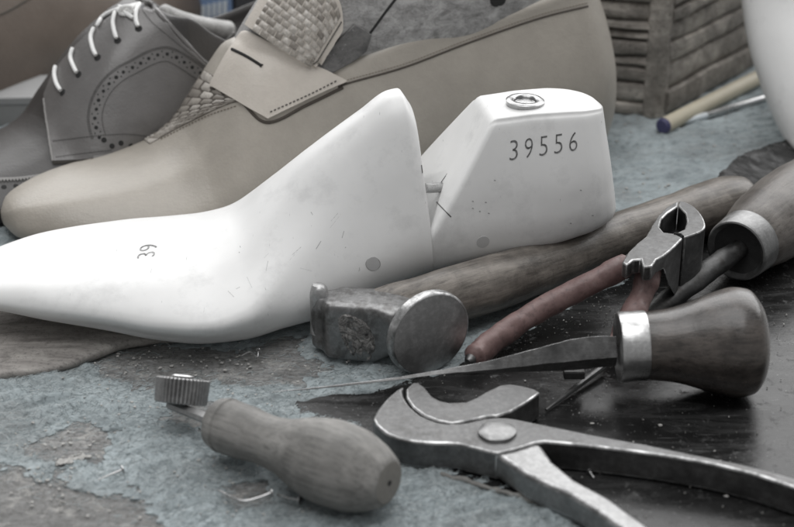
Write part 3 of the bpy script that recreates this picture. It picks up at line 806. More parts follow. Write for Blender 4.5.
T = np.gradient(A[:, :2], axis=0); T /= np.linalg.norm(T, axis=1, keepdims=True)
for k, p in enumerate(A):
    dots(tbb, [(p[0]+random.uniform(-.4, .4), p[1]+random.uniform(-.4, .4))], random.uniform(.075, .095), m, .004)
    mid = p[:2]+T[k]*4.7
    dots(tbb, [tuple(mid+np.array((-T[k][1], T[k][0]))*s) for s in (-2.8, 2.8)], .035, m, .004)
m.build('punched_hole', DARK, brogue)['kind'] = 'stuff'
for s in (-7.5, -6, 7):
    stitches(tbb, [(p[0]-T[k][1]*s, p[1]+T[k][0]*s) for k, p in enumerate(A)], m2, 2.4, .035, .1, .015)
stitches(tbb, [(141, 8), (152, 22), (176, 42), (205, 66), (218, 76)], m2, 2.4, .035, .1, .015)
stitches(tbb, [(53, 141), (95, 136), (125, 134), (155, 137)], m2, 2.4, .035, .1, .015)
stitches(tbb, [(56, 157), (85, 153), (112, 150)], m2, 2.4, .03, .1, .015)
m2.build('quarter_stitching', DTHREAD, brogue)
# pinked edges
m = MB()
for path in ([(53, 162), (80, 160), (112, 155), (130, 149)], [(-4, 180), (20, 179), (42, 176)]):
    P = on(tbb, path, .03, 3.4)
    for i in range(len(P)-1):
        a, n = P[i]; b = P[i+1][0]; d = (b-a)
        up = n.cross(d).normalized(); up = up if up.z > 0 else -up
        m.add([a+n*.03, b+n*.03, (a+b)/2-up*.16+n*.03, a+up*.1+n*.02, b+up*.1+n*.02], [(0, 1, 2), (0, 3, 4, 1)])
m.build('pinked_edge', plain('edge_grey', srgb(120, 118, 116), .5), brogue, recalc=False)
m = MB(); dots(tbb, [(4, 187), (16, 186), (28, 184), (38, 182), (104, 140), (112, 146), (121, 143), (131, 146)], .12, m, .01); m.build('punched_hole', DARK, brogue)['kind'] = 'stuff'
# collar lining roll on the far side, the inside and laces
m = MB(); P = [aty(x, y, yy-.7) for x, y, yy in ((161, 13, 14.2), (175, 19, 14.8), (195, 25, 15.6), (215, 29, 16.4), (231, 31, 17.2))]
m.tube(cr(P, 26), [.25]+[.5]*24+[.28], 14); m.build('collar_lining', LINING, brogue, smooth=60)
m = MB(); P = on(tbb, [(140, 1), (150, 3), (160, 14), (178, 34), (200, 58), (218, 72)], -.03, 3); m.tube([q[0] for q in P], .13, 8)
m.build('topline_edge', DARKL, brogue)
m = MB(); P = [aty(x, y, 15.2) for x, y in ((208, 62), (222, 46), (234, 32))]; m.tube(cr(P, 12), .06, 6); m.build('lining_seam', LINING, brogue)
lace_paths = [[(57, 67), (56, 75), (58, 84), (62, 91)], [(74, 49), (72, 58), (75, 67), (78, 73)], [(95, 29), (92, 38), (94, 49), (97, 56)], [(116, 13), (114, 22), (115, 32), (117, 39)], [(139, 5), (136, 13), (136, 21), (138, 27)],
              [(98, 27), (105, 17), (118, 11), (130, 8), (139, 6)], [(119, 12), (127, 15), (133, 19)], [(120, 8), (128, 11), (136, 6)]]
lc = MB(); eye = MB()
for k, pth in enumerate(lace_paths):
    P = on(tbb, pth, .1, 2)
    if len(P) < 2:
        P = [(aty(x, y, 9.5+.02*x), None) for x, y in pth]
    n_ = len(P); lc = MB(); eye = MB(); lc.tube([q[0] for q in P], [.1 if 0 < i < n_-1 else .08 for i in range(n_)], 10)
    if k < 5: dots(tbb, [(pth[-1][0]+.6, pth[-1][1]+1.5)], .17, eye, .01)
    lo_ = lc.build('lace', LACE, brogue, smooth=60)
    if eye.v: eye.build('eyelet', DARK, brogue)
# bow knot
kx = hit(tbb, 127, 13, .2)[0] or aty(127, 13, 11.8)
lc = MB()
for s in range(9):
    a = s/9*6.28; lc.tube([kx+Vector((.28*math.cos(a+.5*j), -.05, .2*math.sin(a+.7*j))) for j in range(4)], .09, 8)
lc.build('lace_knot', LACE, brogue, smooth=60)

# ------------------------------------------------------------------ brown shoe far left
TS = (-12.6, 38.0); ES = (-.5, -.86)
bs = [(0, .4, .5, 1.6, 1, .7, .4), (.7, 1.8, .2, 2.6, 1, .7, .4), (2.5, 3.1, .05, 3.8, .98, .7, .36), (6, 4.2, 0, 5.0, .96, .64, .33), (10, 4.8, 0, 6.2, .94, .6, .28), (14, 4.7, 0, 8, .92, .6, .3), (20, 4.1, 0, 8.5, .95, .7, .5), (26, 3.9, 0, 9, 1, .75, .6), (29, 2.7, .1, 9, 1, .72, .5), (30, .6, .5, 8.5, 1, .7, .5)]
pl_s = axisplace(TS, ES); bshoe = thing('brown_shoe', 'blurred dark brown leather shoe at the back left behind the brogue', 'shoe', pl_s(15, 0, 0))
ms = MB(); ms.loft(body([r[0] for r in bs], [shoe_half(*r[1:]) for r in bs], pl_s, 64, 90)); ms.build('upper', BROWNL, bshoe, smooth=60); tsb = ms.bvh()
P = on(tsb, [(-6, 17), (10, 10), (32, -3)], -.01, 3); m = MB()
if len(P) > 1: m.tube([q[0] for q in P], .06, 8); m.build('seam', LINE, bshoe)

# pale carton between the two dark shoes; blue carton; charcoal carton
def carton(name, label, c, size, rz, mat, top=None, topname='lid'):
    r = thing(name, label, 'carton', (c[0], c[1], 0)); M = Matrix.Rotation(rz, 3, 'Z'); m = MB(); m.box((c[0], c[1], size[2]/2), size, M); b = m.build('carton_body', mat, r, bevel=.06)
    if top: m = MB(); m.box((c[0], c[1], size[2]+.2), (size[0]*1.02, size[1]*1.02, .4), M); m.build(topname, top, r, bevel=.06)
    return r
p = atz(10, 103, 1.3)
carton('card_carton', 'pale low cardboard carton between the brown shoe and the brogue', (p.x-2.6, p.y+1.8), (9, 3.4, 1.1), .06, GREYC, CARTONTOP)
bx = carton('label_carton', 'small faded blue carton with pale label marks behind the brogue', (-10.95, 33.2), (2.3, 3, 9), .0, BLUEBOX)
m = MB()
for k in range(6):
    a = aty(198+k*5.4, 13-k*1.2, 31.62); m = MB(); m.box(a, (.2, .06, .8), Matrix.Rotation(.08, 3, 'Y')); m.build('label_mark', PALEC, bx)
m = MB(); m.tube([aty(x, y, 31.66) for x, y in ((212, 26), (219, 22), (231, 21))], .1, 6); m.build('label_line', plain('navy', srgb(52, 62, 84), .6), bx)
carton('charcoal_carton', 'plain charcoal carton standing behind the woven loafer tongue', (-7.9, 33.4), (3.5, 3, 9), .0, DARKBOX)

# ------------------------------------------------------------------ slatted crate
cr_root = thing('slatted_crate', 'weathered brown wooden crate of thin stacked slats in the background', 'crate', (13.2, 17, 0))
def slat_wall(p0, d, L, H, gap, seed, tilt):
    m = MB(); d = Vector((*d, 0)).normalized(); nrm = Vector((d.y, -d.x, 0));
    if nrm.y > 0: nrm = -nrm
    z = 0.0; r = random.Random(seed)
    while z < H:
        hgt = gap*r.uniform(.55, 1.4); k = 26; rings = []
        out = r.uniform(.0, .18)
        for i in range(k+1):
            u = L*i/k; c = Vector((*p0, 0))+d*u
            wv = .16*noise.noise(Vector((u*.4, z*3, seed))); o2 = out+.13*noise.noise(Vector((u*.8, z*5, seed+3)))
            z0 = z+wv; z1 = z+hgt+.09*noise.noise(Vector((u*.35, (z+hgt)*3, seed)))-.05
            rings.append([c+nrm*(o2+.02)+Vector((0, 0, z0+.12)), c+nrm*(o2+.10)+Vector((0, 0, z0+.3*(z1-z0))), c+nrm*(o2+.04)+Vector((0, 0, z1-.1)), c-nrm*.05+Vector((0, 0, z1)), c-nrm*.5+Vector((0, 0, z1)), c-nrm*.5+Vector((0, 0, z0)), c-nrm*.12+Vector((0, 0, z0))])
        m.loft(rings); z += hgt
    return m
dl = Vector((-.96, .28)); dr = Vector((.62, .78))
slat_wall((12.75, 17.35), dl, 9, 14, .8, 11, 0).build('slat_wall', CRATE, cr_root, smooth=50)
slat_wall((13.75, 17.5), dr, 17, 14, 1.05, 23, 0).build('slat_wall', CRATE, cr_root, smooth=50)
m = MB(); rings = []
for i in range(30):
    z = i*.5; o = .07*noise.noise(Vector((3, 1, z*.9)))
    rings.append([Vector((13.2+dx*(1+o)+o*.6, 17.35+dy+o, z)) for dx, dy in ((-.62, .25), (-.58, -.2), (-.1, -.42), (.5, -.2), (.72, .35), (.1, .8))])
m.loft(rings); m.build('corner_post', CRATE, cr_root, smooth=30, bevel=.06)
m = MB(); m.box((13.0, 24.6, 6.5), (.5, .5, 13)); 

# ------------------------------------------------------------------ stick, brush rod, second white last
a = atz(663, 126, .40); b = atz(758, 77.5, .40); d = (b-a).normalized()
st = thing('round_stick', 'pale round wooden stick with blue painted end lying by the crate', 'stick', (a.x, a.y, 0))
m = MB(); m.lathe([(.03, .36), (.2, .4), (12, .4), (12.1, .38)], 28, Matrix(), wob=.01, wsc=1); m.build('stick_body', STICK, st, W=frame(a, d))
m = MB(); m.lathe([(-.12, .3), (-.04, .385), (.06, .405), (.1, .405)], 28); m.build('painted_end', BLUE, st, W=frame(a, d))
a = atz(683, 122, .2); b = atz(766, 97.5, .2); d = (b-a).normalized()
rd = thing('metal_rod', 'thin silver rod with flat white tip beside the pale round stick', 'rod', (a.x, a.y, 0))
m = MB(); m.lathe([(1.6, .1), (1.7, .16), (10, .2), (10.1, .15)], 18); m.build('rod_shaft', CHROME, rd, W=frame(a, d))
m = MB(); m.lathe([(-.15, .02), (.1, .12), (1.5, .17), (1.68, .15)], 16); m.build('rod_tip', PALEC, rd, W=frame(a, d))
wl = [(0.0, 798, 163), (.6, 785, 146), (1.5, 776, 130), (2.6, 766, 106), (3.8, 757, 80), (5, 750, 56), (6.3, 745, 30), (7.8, 741.5, 0), (9.5, 741, -40), (11, 743, -70), (12.2, 752, -95)]
m = MB(); rings = []
for k, (z, px, py) in enumerate(wl):
    yl = 11.5+.7*z; q = aty(px, py, yl); rx = 4.2 if k < 9 else 3.8-.6*(k-8); ry = 2.9 if k else 2.4
    c = Vector((q.x+rx, yl, q.z))
    rings.append([c+Vector((rx*math.copysign(abs(math.cos(a))**.8, math.cos(a)), ry*math.copysign(abs(math.sin(a))**.9, math.sin(a)), 0)) for a in np.linspace(0, 2*math.pi, 40, endpoint=False)])
z0 = min(p.z for p in rings[0]); 
R = np.array([[tuple(p) for p in r] for r in rings]); q = np.linspace(0, len(R)-1, 50)
R = pchip(np.arange(len(R)), R.reshape(len(R), -1), q).reshape(50, 40, 3); R[:, :, 2] -= z0-.02
wlast = thing('shoe_last', 'white shoe last standing at the top right edge, mostly cut off', 'shoe last', (R[0, :, 0].mean(), 11.5, 0))
m.loft([[Vector(p) for p in r] for r in R]); m.build('last_body', WHITE, wlast, smooth=60); tw = m.bvh()

# ------------------------------------------------------------------ hammer
ham = thing('cobbler_hammer', 'cobbler hammer with round steel face and long dark wooden handle', 'hammer', (-.8, -7.7, 0))
sp = np.array([(0, 1.22, -9.15, 1.62), (.06, 1.19, -9.1, 1.62), (.34, 1.05, -8.86, 1.6), (.44, 1.0, -8.77, 1.59), (.75, .78, -8.53, 1.52), (1.3, .3, -8.2, 1.42), (2.0, -.3, -7.9, 1.3), (2.4, -.65, -7.77, 1.24), (4.1, -2.2, -7.37, 1.18), (4.6, -2.6, -7.24, 1.16), (5.0, -2.92, -7.18, 1.16), (5.25, -3.1, -7.14, 1.16)])
hw = [1.53, 1.61, 1.63, 1.55, 1.2, .9, .85, .88, .88, .62, .42, .3]
hh = [1.53, 1.61, 1.63, 1.55, 1.2, .95, 1.08, 1.18, 1.15, 1.08, 1.08, 1.02]
ex = [2, 2, 2, 2, 2.1, 3, 6, 8, 8, 6, 4, 3]
q = np.unique(np.r_[np.linspace(0, 5.25, 60), sp[:, 0]])
A = pchip(sp[:, 0], np.c_[sp[:, 1:], hw, hh, ex], q); rings = []
for i in range(len(q)):
    tx = A[min(i+2, len(q)-1), :2]-A[max(i-2, 0), :2]; tx /= np.linalg.norm(tx)
    if q[i] < .5: tx = np.array((-.5, .866))
    elif q[i] < 1.6:
        k = (q[i]-.5)/1.1; tx = tx*k+np.array((-.5, .866))*(1-k); tx /= np.linalg.norm(tx)
    sx = Vector((tx[1], -tx[0], 0)); r = []
    tilt = .10 if q[i] < .5 else 0
    for a in np.linspace(0, 2*math.pi, 56, endpoint=False):
        ca, sa = math.cos(a), math.sin(a); e = 2/A[i, 5]
        pv = sx*(A[i, 3]*math.copysign(abs(ca)**e, ca))+Vector((0, 0, A[i, 4]*math.copysign(abs(sa)**e, sa)))
        pp = Vector(A[i, :3])+pv
        if q[i] > .6:
            pp += sx*.012*noise.noise(pp*2)+Vector((0, 0, .025*noise.noise(pp*1.3)))
        r.append(pp)
    rings.append(r)
m = MB(); m.loft(rings[5:], False, True); m.loft(rings[:6], False, False); head = m.build('hammer_head', steel('hammer_head_steel', grey(.30), .44, .35, rust=.45), ham, smooth=35, bevel=None)
thm = m.bvh()
fc = sum(rings[0], Vector())/len(rings[0]); fn_ = Vector((.5, -.866, 0)); m = MB()
rr = [[fc+(p-fc)*k+fn_*(.07*(1-k*k)+.002) for p in rings[0]] for k in (1, .85, .6, .35, .12)]
m.loft(rr, False, True); m.build('striking_face', STEELF, head, smooth=60)
m = MB(); m.loft([[p+(p-Vector(A[i, :3])).normalized()*.012 for p in rings[i]] for i in range(0, 6)], False, False); m.build('face_rim', STEELE, head, smooth=50)
# top of the head and curled peen tip; lighter tip steel paints in its light
top = [(322, 312), (331, 306), (345, 301), (356, 300), (372, 304), (384, 311)]
P = [hit(thm, x, y, .0)[0] for x, y in [(322, 311), (333, 309), (347, 310), (360, 313), (372, 315), (383, 318)]]
m = MB(); P = [p for p in P if p]; 
m = MB(); pt = Vector((-3.05, -7.15, 0))
curl = []
for i in range(14):
    s = i/13; z = .7+1.95*s; bend = -.12*max(0, s-.5)
    sz = (1-max(0, (s-.8)/.2)**2*.4)
    curl.append([Vector((-2.83+bend+cx*(.40-.08*s)*sz, -7.15-.05*s+cy*(.42-.1*s)*sz, z)) for cx, cy in ((-1, -.6), (-.5, -1), (.5, -1), (1, -.5), (1, .6), (.4, 1), (-.4, 1), (-1, .5))])
m.loft(curl); m.build('peen_tip', STEELF, head, smooth=60)
# eye with rough wood end grain (lies on the near cheek)
ec = [(338, 318), (345, 314), (356, 317), (367, 324), (374, 336), (375, 352), (368, 362), (356, 359), (346, 347), (340, 333)]
E = cr([(x, y, 0) for x, y in ec], 40, True); cen = E.mean(0); m = MB(); rgs = []
for k in (1.0, .93, .75, .55, .35, .15):
    r = []
    for p in E:
        qx = cen+(p-cen)*k; h, n = hit(thm, qx[0], qx[1], 0)
        if h is None: h = Vector(rings[30][0]); n = Vector((0, -1, 0))
        r.append(h+n*(-.02+(0 if k == 1 else .05+.13*noise.noise(h*4.5))))
    rgs.append(r)
m.loft(rgs, False, True); m.build('handle_end_grain', GRAIN, ham, smooth=50)
# handle
hp = [(0, -1.5, -7.35, 1.3), (1, -.9, -7.2, 1.42), (2.2, .2, -6.9, 1.6), (5.5, 2.85, -5.4, 1.55), (9, 5.6, -3.2, 1.4), (13, 8.4, -.75, 1.35), (17, 11.4, 1.4, 1.3), (20, 13.8, 3.1, 1.25), (21.4, 15.0, 3.9, 1.2), (21.8, 15.25, 4.05, 1.2)]
hr = [(.55, .9), (.6, .95), (.75, 1.0), (1.05, 1.12), (1.0, 1.02), (.98, .98), (1.08, 1.05), (1.2, 1.18), (1.05, 1.05), (.5, .5)]
q = np.linspace(0, 21.8, 110); A2 = pchip([h[0] for h in hp], np.c_[[h[1:] for h in hp], hr], q); rings = []
ax = Vector((15.25+1.5, 4.05+7.35, 0)).normalized(); W = frame((-1.5, -7.35, 1.3), ax); Wi = W.inverted()
for i in range(len(q)):
    t = A2[min(i+1, len(q)-1), :3]-A2[max(i-1, 0), :3]; t = Vector(t).normalized(); sx = t.cross(Vector((0, 0, 1))).normalized(); up = sx.cross(t)
    r = []
    for a in np.linspace(0, 2*math.pi, 44, endpoint=False):
        pp = Vector(A2[i, :3])+sx*A2[i, 3]*math.cos(a)+up*A2[i, 4]*math.sin(a); pp += (sx*math.cos(a)+up*math.sin(a))*.045*noise.noise(pp*.9)
        r.append(Wi @ pp)
    rings.append(r)
m = MB(); m.loft(rings); m.build('hammer_handle', HANDLE, ham, W=W, smooth=60)

# ------------------------------------------------------------------ red handled pliers
pz = 3.2
plr = thing('red_handled_pliers', 'old end cutting pliers with worn red rubber handles resting against the hammer handle', 'pliers', atz(660, 270, 0))
def zp(pts, z): return [atz(x, y, z) for x, y in pts]
outer = [(621, 258), (632, 246), (645, 237), (641, 233), (650, 225), (657, 217), (666, 208), (678.5, 200.5), (688, 205), (696, 210), (703, 219), (704.5, 227), (697, 232), (684, 237.5), (675, 245), (666, 254), (656, 257), (649, 267), (640, 266), (641, 256), (634, 257), (626, 264)]
cav = [(661, 219), (678, 206), (687, 213), (686.5, 226), (675, 233), (662, 231.5), (659.5, 227)]
bodyp = [(622, 262), (628, 252), (637, 243), (646, 236), (652, 225), (658, 215.5), (667, 206.5), (678.2, 200.3), (677.8, 206), (668, 212.5), (661.5, 219), (659.6, 227), (664, 232), (675, 233.4), (683, 237.8), (679, 242), (672, 249), (664, 255.5), (657, 259), (652, 266), (643, 267), (641, 259), (633, 260), (627, 265)]
rjaw = [tuple(p[:2]) for p in cr([(678.9, 200.5, 0), (687, 202.5, 0), (696, 208, 0), (703, 217, 0), (705.5, 225.5, 0), (702, 230.5, 0), (694, 234, 0), (684.8, 237.2, 0)], 22)]+[(676, 232.8), (684.5, 229), (687, 221), (685.5, 213), (678.6, 206)]
m = MB(); m.extrude(zp(rjaw, pz), .9); m.build('jaw', STEEL, plr, smooth=35, bevel=.06, bevel_mat=STEELE)
m = MB(); m.extrude(zp(bodyp, pz), lambda p: 2.6-1.7*min(1, max(0, (p.x-10.0)/.6)))
jaw = m.build('jaw_head', STEEL, plr, smooth=35, bevel=.07, bevel_mat=STEELE)
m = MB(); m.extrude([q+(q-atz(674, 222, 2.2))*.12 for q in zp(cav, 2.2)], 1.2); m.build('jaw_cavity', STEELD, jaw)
m = MB(); m.tube([atz(683, 236.5, pz+.01), atz(681, 234.5, pz+.01), atz(674, 233.5, pz+.01)], .05, 6); m.build('jaw_gap', DARK, jaw)
def rough(m, a=.03, sc=2.2):
    for v_ in m.v:
        q = v_*sc; v_ += Vector((noise.noise(q), noise.noise(q+Vector((7, 0, 0))), noise.noise(q+Vector((0, 7, 0)))))*a + Vector((noise.noise(q*3), noise.noise(q*3+Vector((7, 0, 0))), noise.noise(q*3+Vector((0, 7, 0)))))*a*.4
def path3(pts): return [atz(x, y, z) for x, y, z in pts]
P = cr(path3([(641, 257, 2.7), (620, 268, 2.4), (592, 283, 2.0), (560, 299, 1.55), (530, 316, 1.15), (500, 336, .85), (484, 349, .65), (470, 360, .6)]), 90)
m = MB(); m.tube(P[8:], [.34]+[.42+.05*noise.noise(Vector(p)*1.3) for p in P[9:-4]]+[.34, .3, .24, .14], 24, flat=1.15); rough(m); m.build('handle_grip', RED, plr, smooth=60)
m = MB(); m.tube(P[:12], .34, 12); m.build('handle_tang', STEEL, plr); m = MB(); m.tube([P[-6], P[-1], P[-1]+(P[-1]-P[-8])*.35], [.2, .24, .12], 10); m.build('tang_tip', STEEL, plr)
P = cr(path3([(650, 260, 2.7), (648, 275, 2.2), (643, 292, 1.7), (635, 310, 1.25), (626, 330, .9), (615, 352, .6)]), 60)
m = MB(); m.tube(P[6:], [.36]+[.46+.09*noise.noise(Vector(p)*1.5) for p in P[7:-1]]+[.2], 24, flat=1.1); rough(m); m.build('handle_grip', RED, plr, smooth=60)
m = MB(); m.tube(P[:9], .36, 12); m.build('handle_tang', STEEL, plr)

# ------------------------------------------------------------------ awl at the upper right
p0 = atz(736, 251, 1.62); p1 = atz(792, 207, 1.75); d = (p1-p0).normalized(); W = frame(p0, d)
aw = thing('stitching_awl', 'wooden handled tool with dull metal ferrule and thick dark shank at right', 'awl', (p0.x, p0.y, 0))
prof = pchip([1.0, 1.15, 2.0, 3.2, 5, 7, 8.5, 9.3, 9.6], [1.22, 1.3, 1.5, 1.66, 1.72, 1.6, 1.3, .8, .1], np.linspace(1.0, 9.6, 50)).ravel()
m = MB(); m.lathe(list(zip(np.linspace(1.0, 9.6, 50), prof)), 48, wob=.04, wsc=.8); m.build('awl_handle', AWLW, aw, W=W, smooth=60)
m = MB(); m.lathe([(.25, .95), (0.02, 1.12), (-.03, 1.2), (0, 1.26), (.1, 1.3), (.95, 1.34), (1.02, 1.36), (1.08, 1.3), (1.1, 1.2)], 56, cap0=False, cap1=False); m.build('ferrule', steel('dull_ferrule', grey(.33), .42, .3), aw, W=W, smooth=40)
m = MB(); m.lathe([(.9, .3), (.2, 1.15), (.12, 1.1), (.25, .7), (.35, .0)], 40, wob=.12, wsc=3); m.build('socket_fill', plain('dark_pitch', grey(.03), .5, var=.4, bumpd=.08), aw, W=W, smooth=50)
t0 = p0+d*.4; t1 = atz(655, 309, .42)
m = MB(); P = [t0, t0.lerp(t1, .35), t0.lerp(t1, .7), t1, t1+(t1-t0)*.3]; m.tube(cr(P, 24), list(pchip([0, .4, 1, 1.3], [.42, .48, .4, .3], np.linspace(0, 1.3, 24)).ravel()), 20, flat=.85)
for v_ in m.v: v_ += Vector((.05*noise.noise(v_*2.2), .05*noise.noise(v_*2.2+Vector((9, 0, 0))), .05*noise.noise(v_*2.2+Vector((0, 9, 0)))))
m.build('shank', STEELD, aw, smooth=60, bevel=None)

# ------------------------------------------------------------------ bulb handled awl
p0 = Vector((7.72, -10.5, 1.86)); d = Vector((1, .02, .035)).normalized(); W = frame(p0, d)
bw = thing('bulb_handled_awl', 'long bladed awl with dark bulbous wooden handle and bright metal ferrule', 'awl', (9.5, -10.4, 0))
tq_ = np.linspace(.95, 5.22, 60); prof = pchip([.95, 1.1, 1.7, 2.3, 2.9, 3.5, 4.1, 4.6, 4.95, 5.14, 5.22], [1.17, 1.2, 1.28, 1.42, 1.62, 1.81, 1.93, 1.85, 1.48, .85, .05], tq_).ravel()
m = MB(); m.lathe(list(zip(tq_, prof)), 64, wob=.03, wsc=.8, seed=5); m.build('awl_handle', BULBW, bw, W=W, smooth=60)
m = MB(); m.lathe([(.05, .9), (0, 1.15), (.02, 1.22), (.08, 1.25), (.5, 1.235), (.93, 1.25), (.98, 1.235), (1.0, 1.17)], 64, wob=.012, wsc=1.5, cap0=True, cap1=False); m.build('ferrule', CHROME, bw, W=W, smooth=40)
stn = [(616, 336, 366, .42, -10.45), (600, 335.5, 367.5, .44, -10.45), (577, 338, 370, .42, -10.5), (552, 344, 371, .36, -10.52), (527, 350.5, 372, .3, -10.55), (486, 361, 373, .22, -10.6), (440, 369.5, 375, .15, -10.65), (400, 376.5, 379.8, .1, -10.7), (340, 384.3, 386.8, .07, -10.75), (272, 391.8, 392.8, .03, -10.85)]
rings = []
for x, ya, yb, th_, yy in stn:
    a = aty(x, ya, yy); b = aty(x, yb, yy); mid = a.lerp(b, .52); rings.append([a+Vector((0, -.02, 0)), mid+Vector((0, -th_, 0)), b, mid+Vector((0, th_, 0))])
R = np.array([[tuple(p) for p in r] for r in rings]); qq = np.linspace(0, len(R)-1, 46); R = pchip(np.arange(len(R)), R.reshape(len(R), -1), qq).reshape(46, 4, 3)
m = MB(); m.loft([[Vector(p)+Vector((0, 0, .02*noise.noise(Vector(p)*2.5))) for p in r] for r in R]); blade = m.build('blade', steel('worn_blade_steel', grey(.20), .4, .45, rust=.3), bw, smooth=20, bevel=.025, bevel_mat=STEELE)
m = MB(); a = aty(565, 371, -10.4); b = aty(583, 376, -10.4); m.box((a+b)/2, (.75, .4, .3)); m.build('tang_block', STEELD, bw, bevel=.05)

# ------------------------------------------------------------------ pincers
pc = thing('pincers', 'large steel pincers with curved jaws and round rivet in the foreground', 'pincers', atz(500, 440, 0))
zt = 1.12
A_out = [(404, 385.5), (396, 390), (386, 399), (377, 410), (373, 419), (376, 425), (386, 433.5), (400, 439), (418, 442), (437, 443), (456, 443), (476, 448), (497, 453.5), (520, 448), (541, 441), (580, 444.5), (626, 450), (670, 456), (712, 463.5), (755, 474), (830, 499),
         (830, 489), (794, 478), (745, 464.5), (695, 454.5), (645, 444), (592, 434.5), (569, 429.5), (541, 424), (520, 419.5), (505, 417.2), (489, 417.5), (466, 422.5), (452, 424.6), (437, 422), (423, 417), (411, 408), (404, 398), (402, 391)]
m = MB(); m.extrude(resample(np.array([tuple(p) for p in zp(A_out, zt)]+[tuple(atz(*A_out[0], zt))]), .35)[:-1], .1); armA = m.build('pincer_arm', STEEL, pc, smooth=35, bevel=.085, bevel_mat=STEELE)
B_jaw = [(413, 382), (419, 382.5), (424, 386.5), (432, 396), (440, 400.5), (449, 402.5), (466, 401.8), (476, 397.5), (487, 391), (500, 385), (510, 383.6), (522, 385.5), (534.5, 388.7), (540.5, 392.5), (527, 402), (510.6, 411.5), (497, 415.6), (488, 415.8), (466, 421), (452, 423), (438, 420.5), (424.5, 415.5), (413, 407), (406.5, 397.5), (406, 389)]
m = MB(); m.extrude(zp(B_jaw, zt), .1); m.build('pincer_jaw', STEEL, pc, smooth=35, bevel=.07, bevel_mat=STEELE)
B_h = [(470, 450), (498, 456), (512, 465), (527, 474.5), (548, 484), (572, 495), (596, 510), (620, 526.5), (680, 575), (712, 560), (650, 527), (609, 497), (592, 488.5), (575, 479.5), (553, 462), (538, 449), (531, 446), (515, 450), (497, 455)]
B_h = [(478, 447), (500, 456), (527, 474.5), (548, 484), (572, 495), (596, 510), (620, 526.5), (680, 572), (716, 572), (650, 527), (609, 497), (575, 479), (553, 461), (541, 443.5), (520, 440), (495, 440)]
P = zp(B_h, 1.05); m = MB(); m.extrude([p+Vector((0, 0, -.02)) for p in P], .1); m.build('pincer_handle', steel('lit_arm_steel', grey(.34), .38, .3, rust=.15), pc, smooth=35, bevel=.14, bevel_mat=STEELE)  # lower arm in lighter steel: the window's reflection is put into its colour
m = MB(); c = atz(496.5, 433, zt); rp = [(-.3, .62), (.02, .62), (.1, .6), (.16, .5), (.18, .3), (.185, .02)]
m.lathe(rp, 36, frame(c, (0, 0, 1), (0, 1, 0)), wob=.07, wsc=2.2); m.build('rivet', steel('rivet_steel', grey(.34), .46, .4), pc, smooth=30)

# thin rod near the pincers
a = atz(604, 366, .35); b = atz(546, 410, .14); rdd = MB(); rdd.tube([a, a.lerp(b, .5), b], [.12, .11, .05], 8)
tag(rdd.build('steel_spike', STEEL, None), 'thin dark steel spike lying between the pincers and the bulb handled awl', 'spike')

# ------------------------------------------------------------------ seam wheel tool
P0 = atz(220, 423.5, 1.14); P1 = atz(389, 483, 1.38); d = (P1-P0).normalized(); W = frame(P0, d)
wt_ = thing('seam_wheel', 'knurled seam wheel tool with grey worn wooden handle in the foreground', 'wheel tool', (P0.x+2, P0.y-1.5, 0))
L = (P1-P0).length
kt = [-.22, -.18, 0, .22, .27, .31, .36, .42, 1.0, 1.9, 2.6, 3.6, 4.6, 5.4, 6.1, 6.5, L-.03, L]; kr = [.55, .76, .85, .9, .91, .86, .86, .9, .9, .82, .89, 1.2, 1.37, 1.33, 1.13, .92, .74, .68]
tt = np.unique(np.r_[np.linspace(-.22, L, 70), kt]); rr = pchip(kt, kr, tt).ravel()
m = MB(); m.lathe(list(zip(tt, rr)), 56, wob=.035, wsc=.9, seed=2, cap1=False); m.build('wheel_handle', GREYW, wt_, W=W, smooth=60)
m = MB(); m.lathe([(L-.0, .68), (L+.02, .5), (L+.02, .2), (L+.02, .01)], 40, wob=.02, wsc=2, cap0=False); m.build('handle_end', GREYEND, wt_, W=W, smooth=30)
m = MB(); m.lathe([(L+.0, .09), (L+.035, .09), (L+.04, .05)], 14); m.build('end_hole', DARK, wt_, W=W)
wc = atz(182, 391, 1.12); wn = Vector((.10, .50, .86)).normalized()
sh0 = P0-d*.1; sh1 = wc-wn*.52+Vector((-.35, .1, 0))
m = MB(); m.tube(cr([sh0, sh0.lerp(sh1, .5), sh1], 14), list(np.linspace(.24, .2, 14)), 8, flat=.75); m.build('fork_shank', steel('shank_steel', grey(.42), .5, .25), wt_, smooth=30)
W2 = frame(wc, wn, (0, 1, 0)); m = MB(); NT = 40
m.lathe([(-.44, .84), (-.40, .9), (.40, .93), (.44, .86), (.45, .4), (.45, .02)], NT*6, fn=lambda t, a, r: r*(1 if abs(t) > .43 else 1-.085*max(0, math.cos(a*NT))**1.0)); wh = m.build('knurled_wheel', KNURL, wt_, W=W2, smooth=25)
m = MB(); m.lathe([(-.7, .18), (.44, .2), (.5, .42), (.55, .36), (.56, .02)], 24); m.build('axle_screw', CHROME, wt_, W=W2, smooth=35)

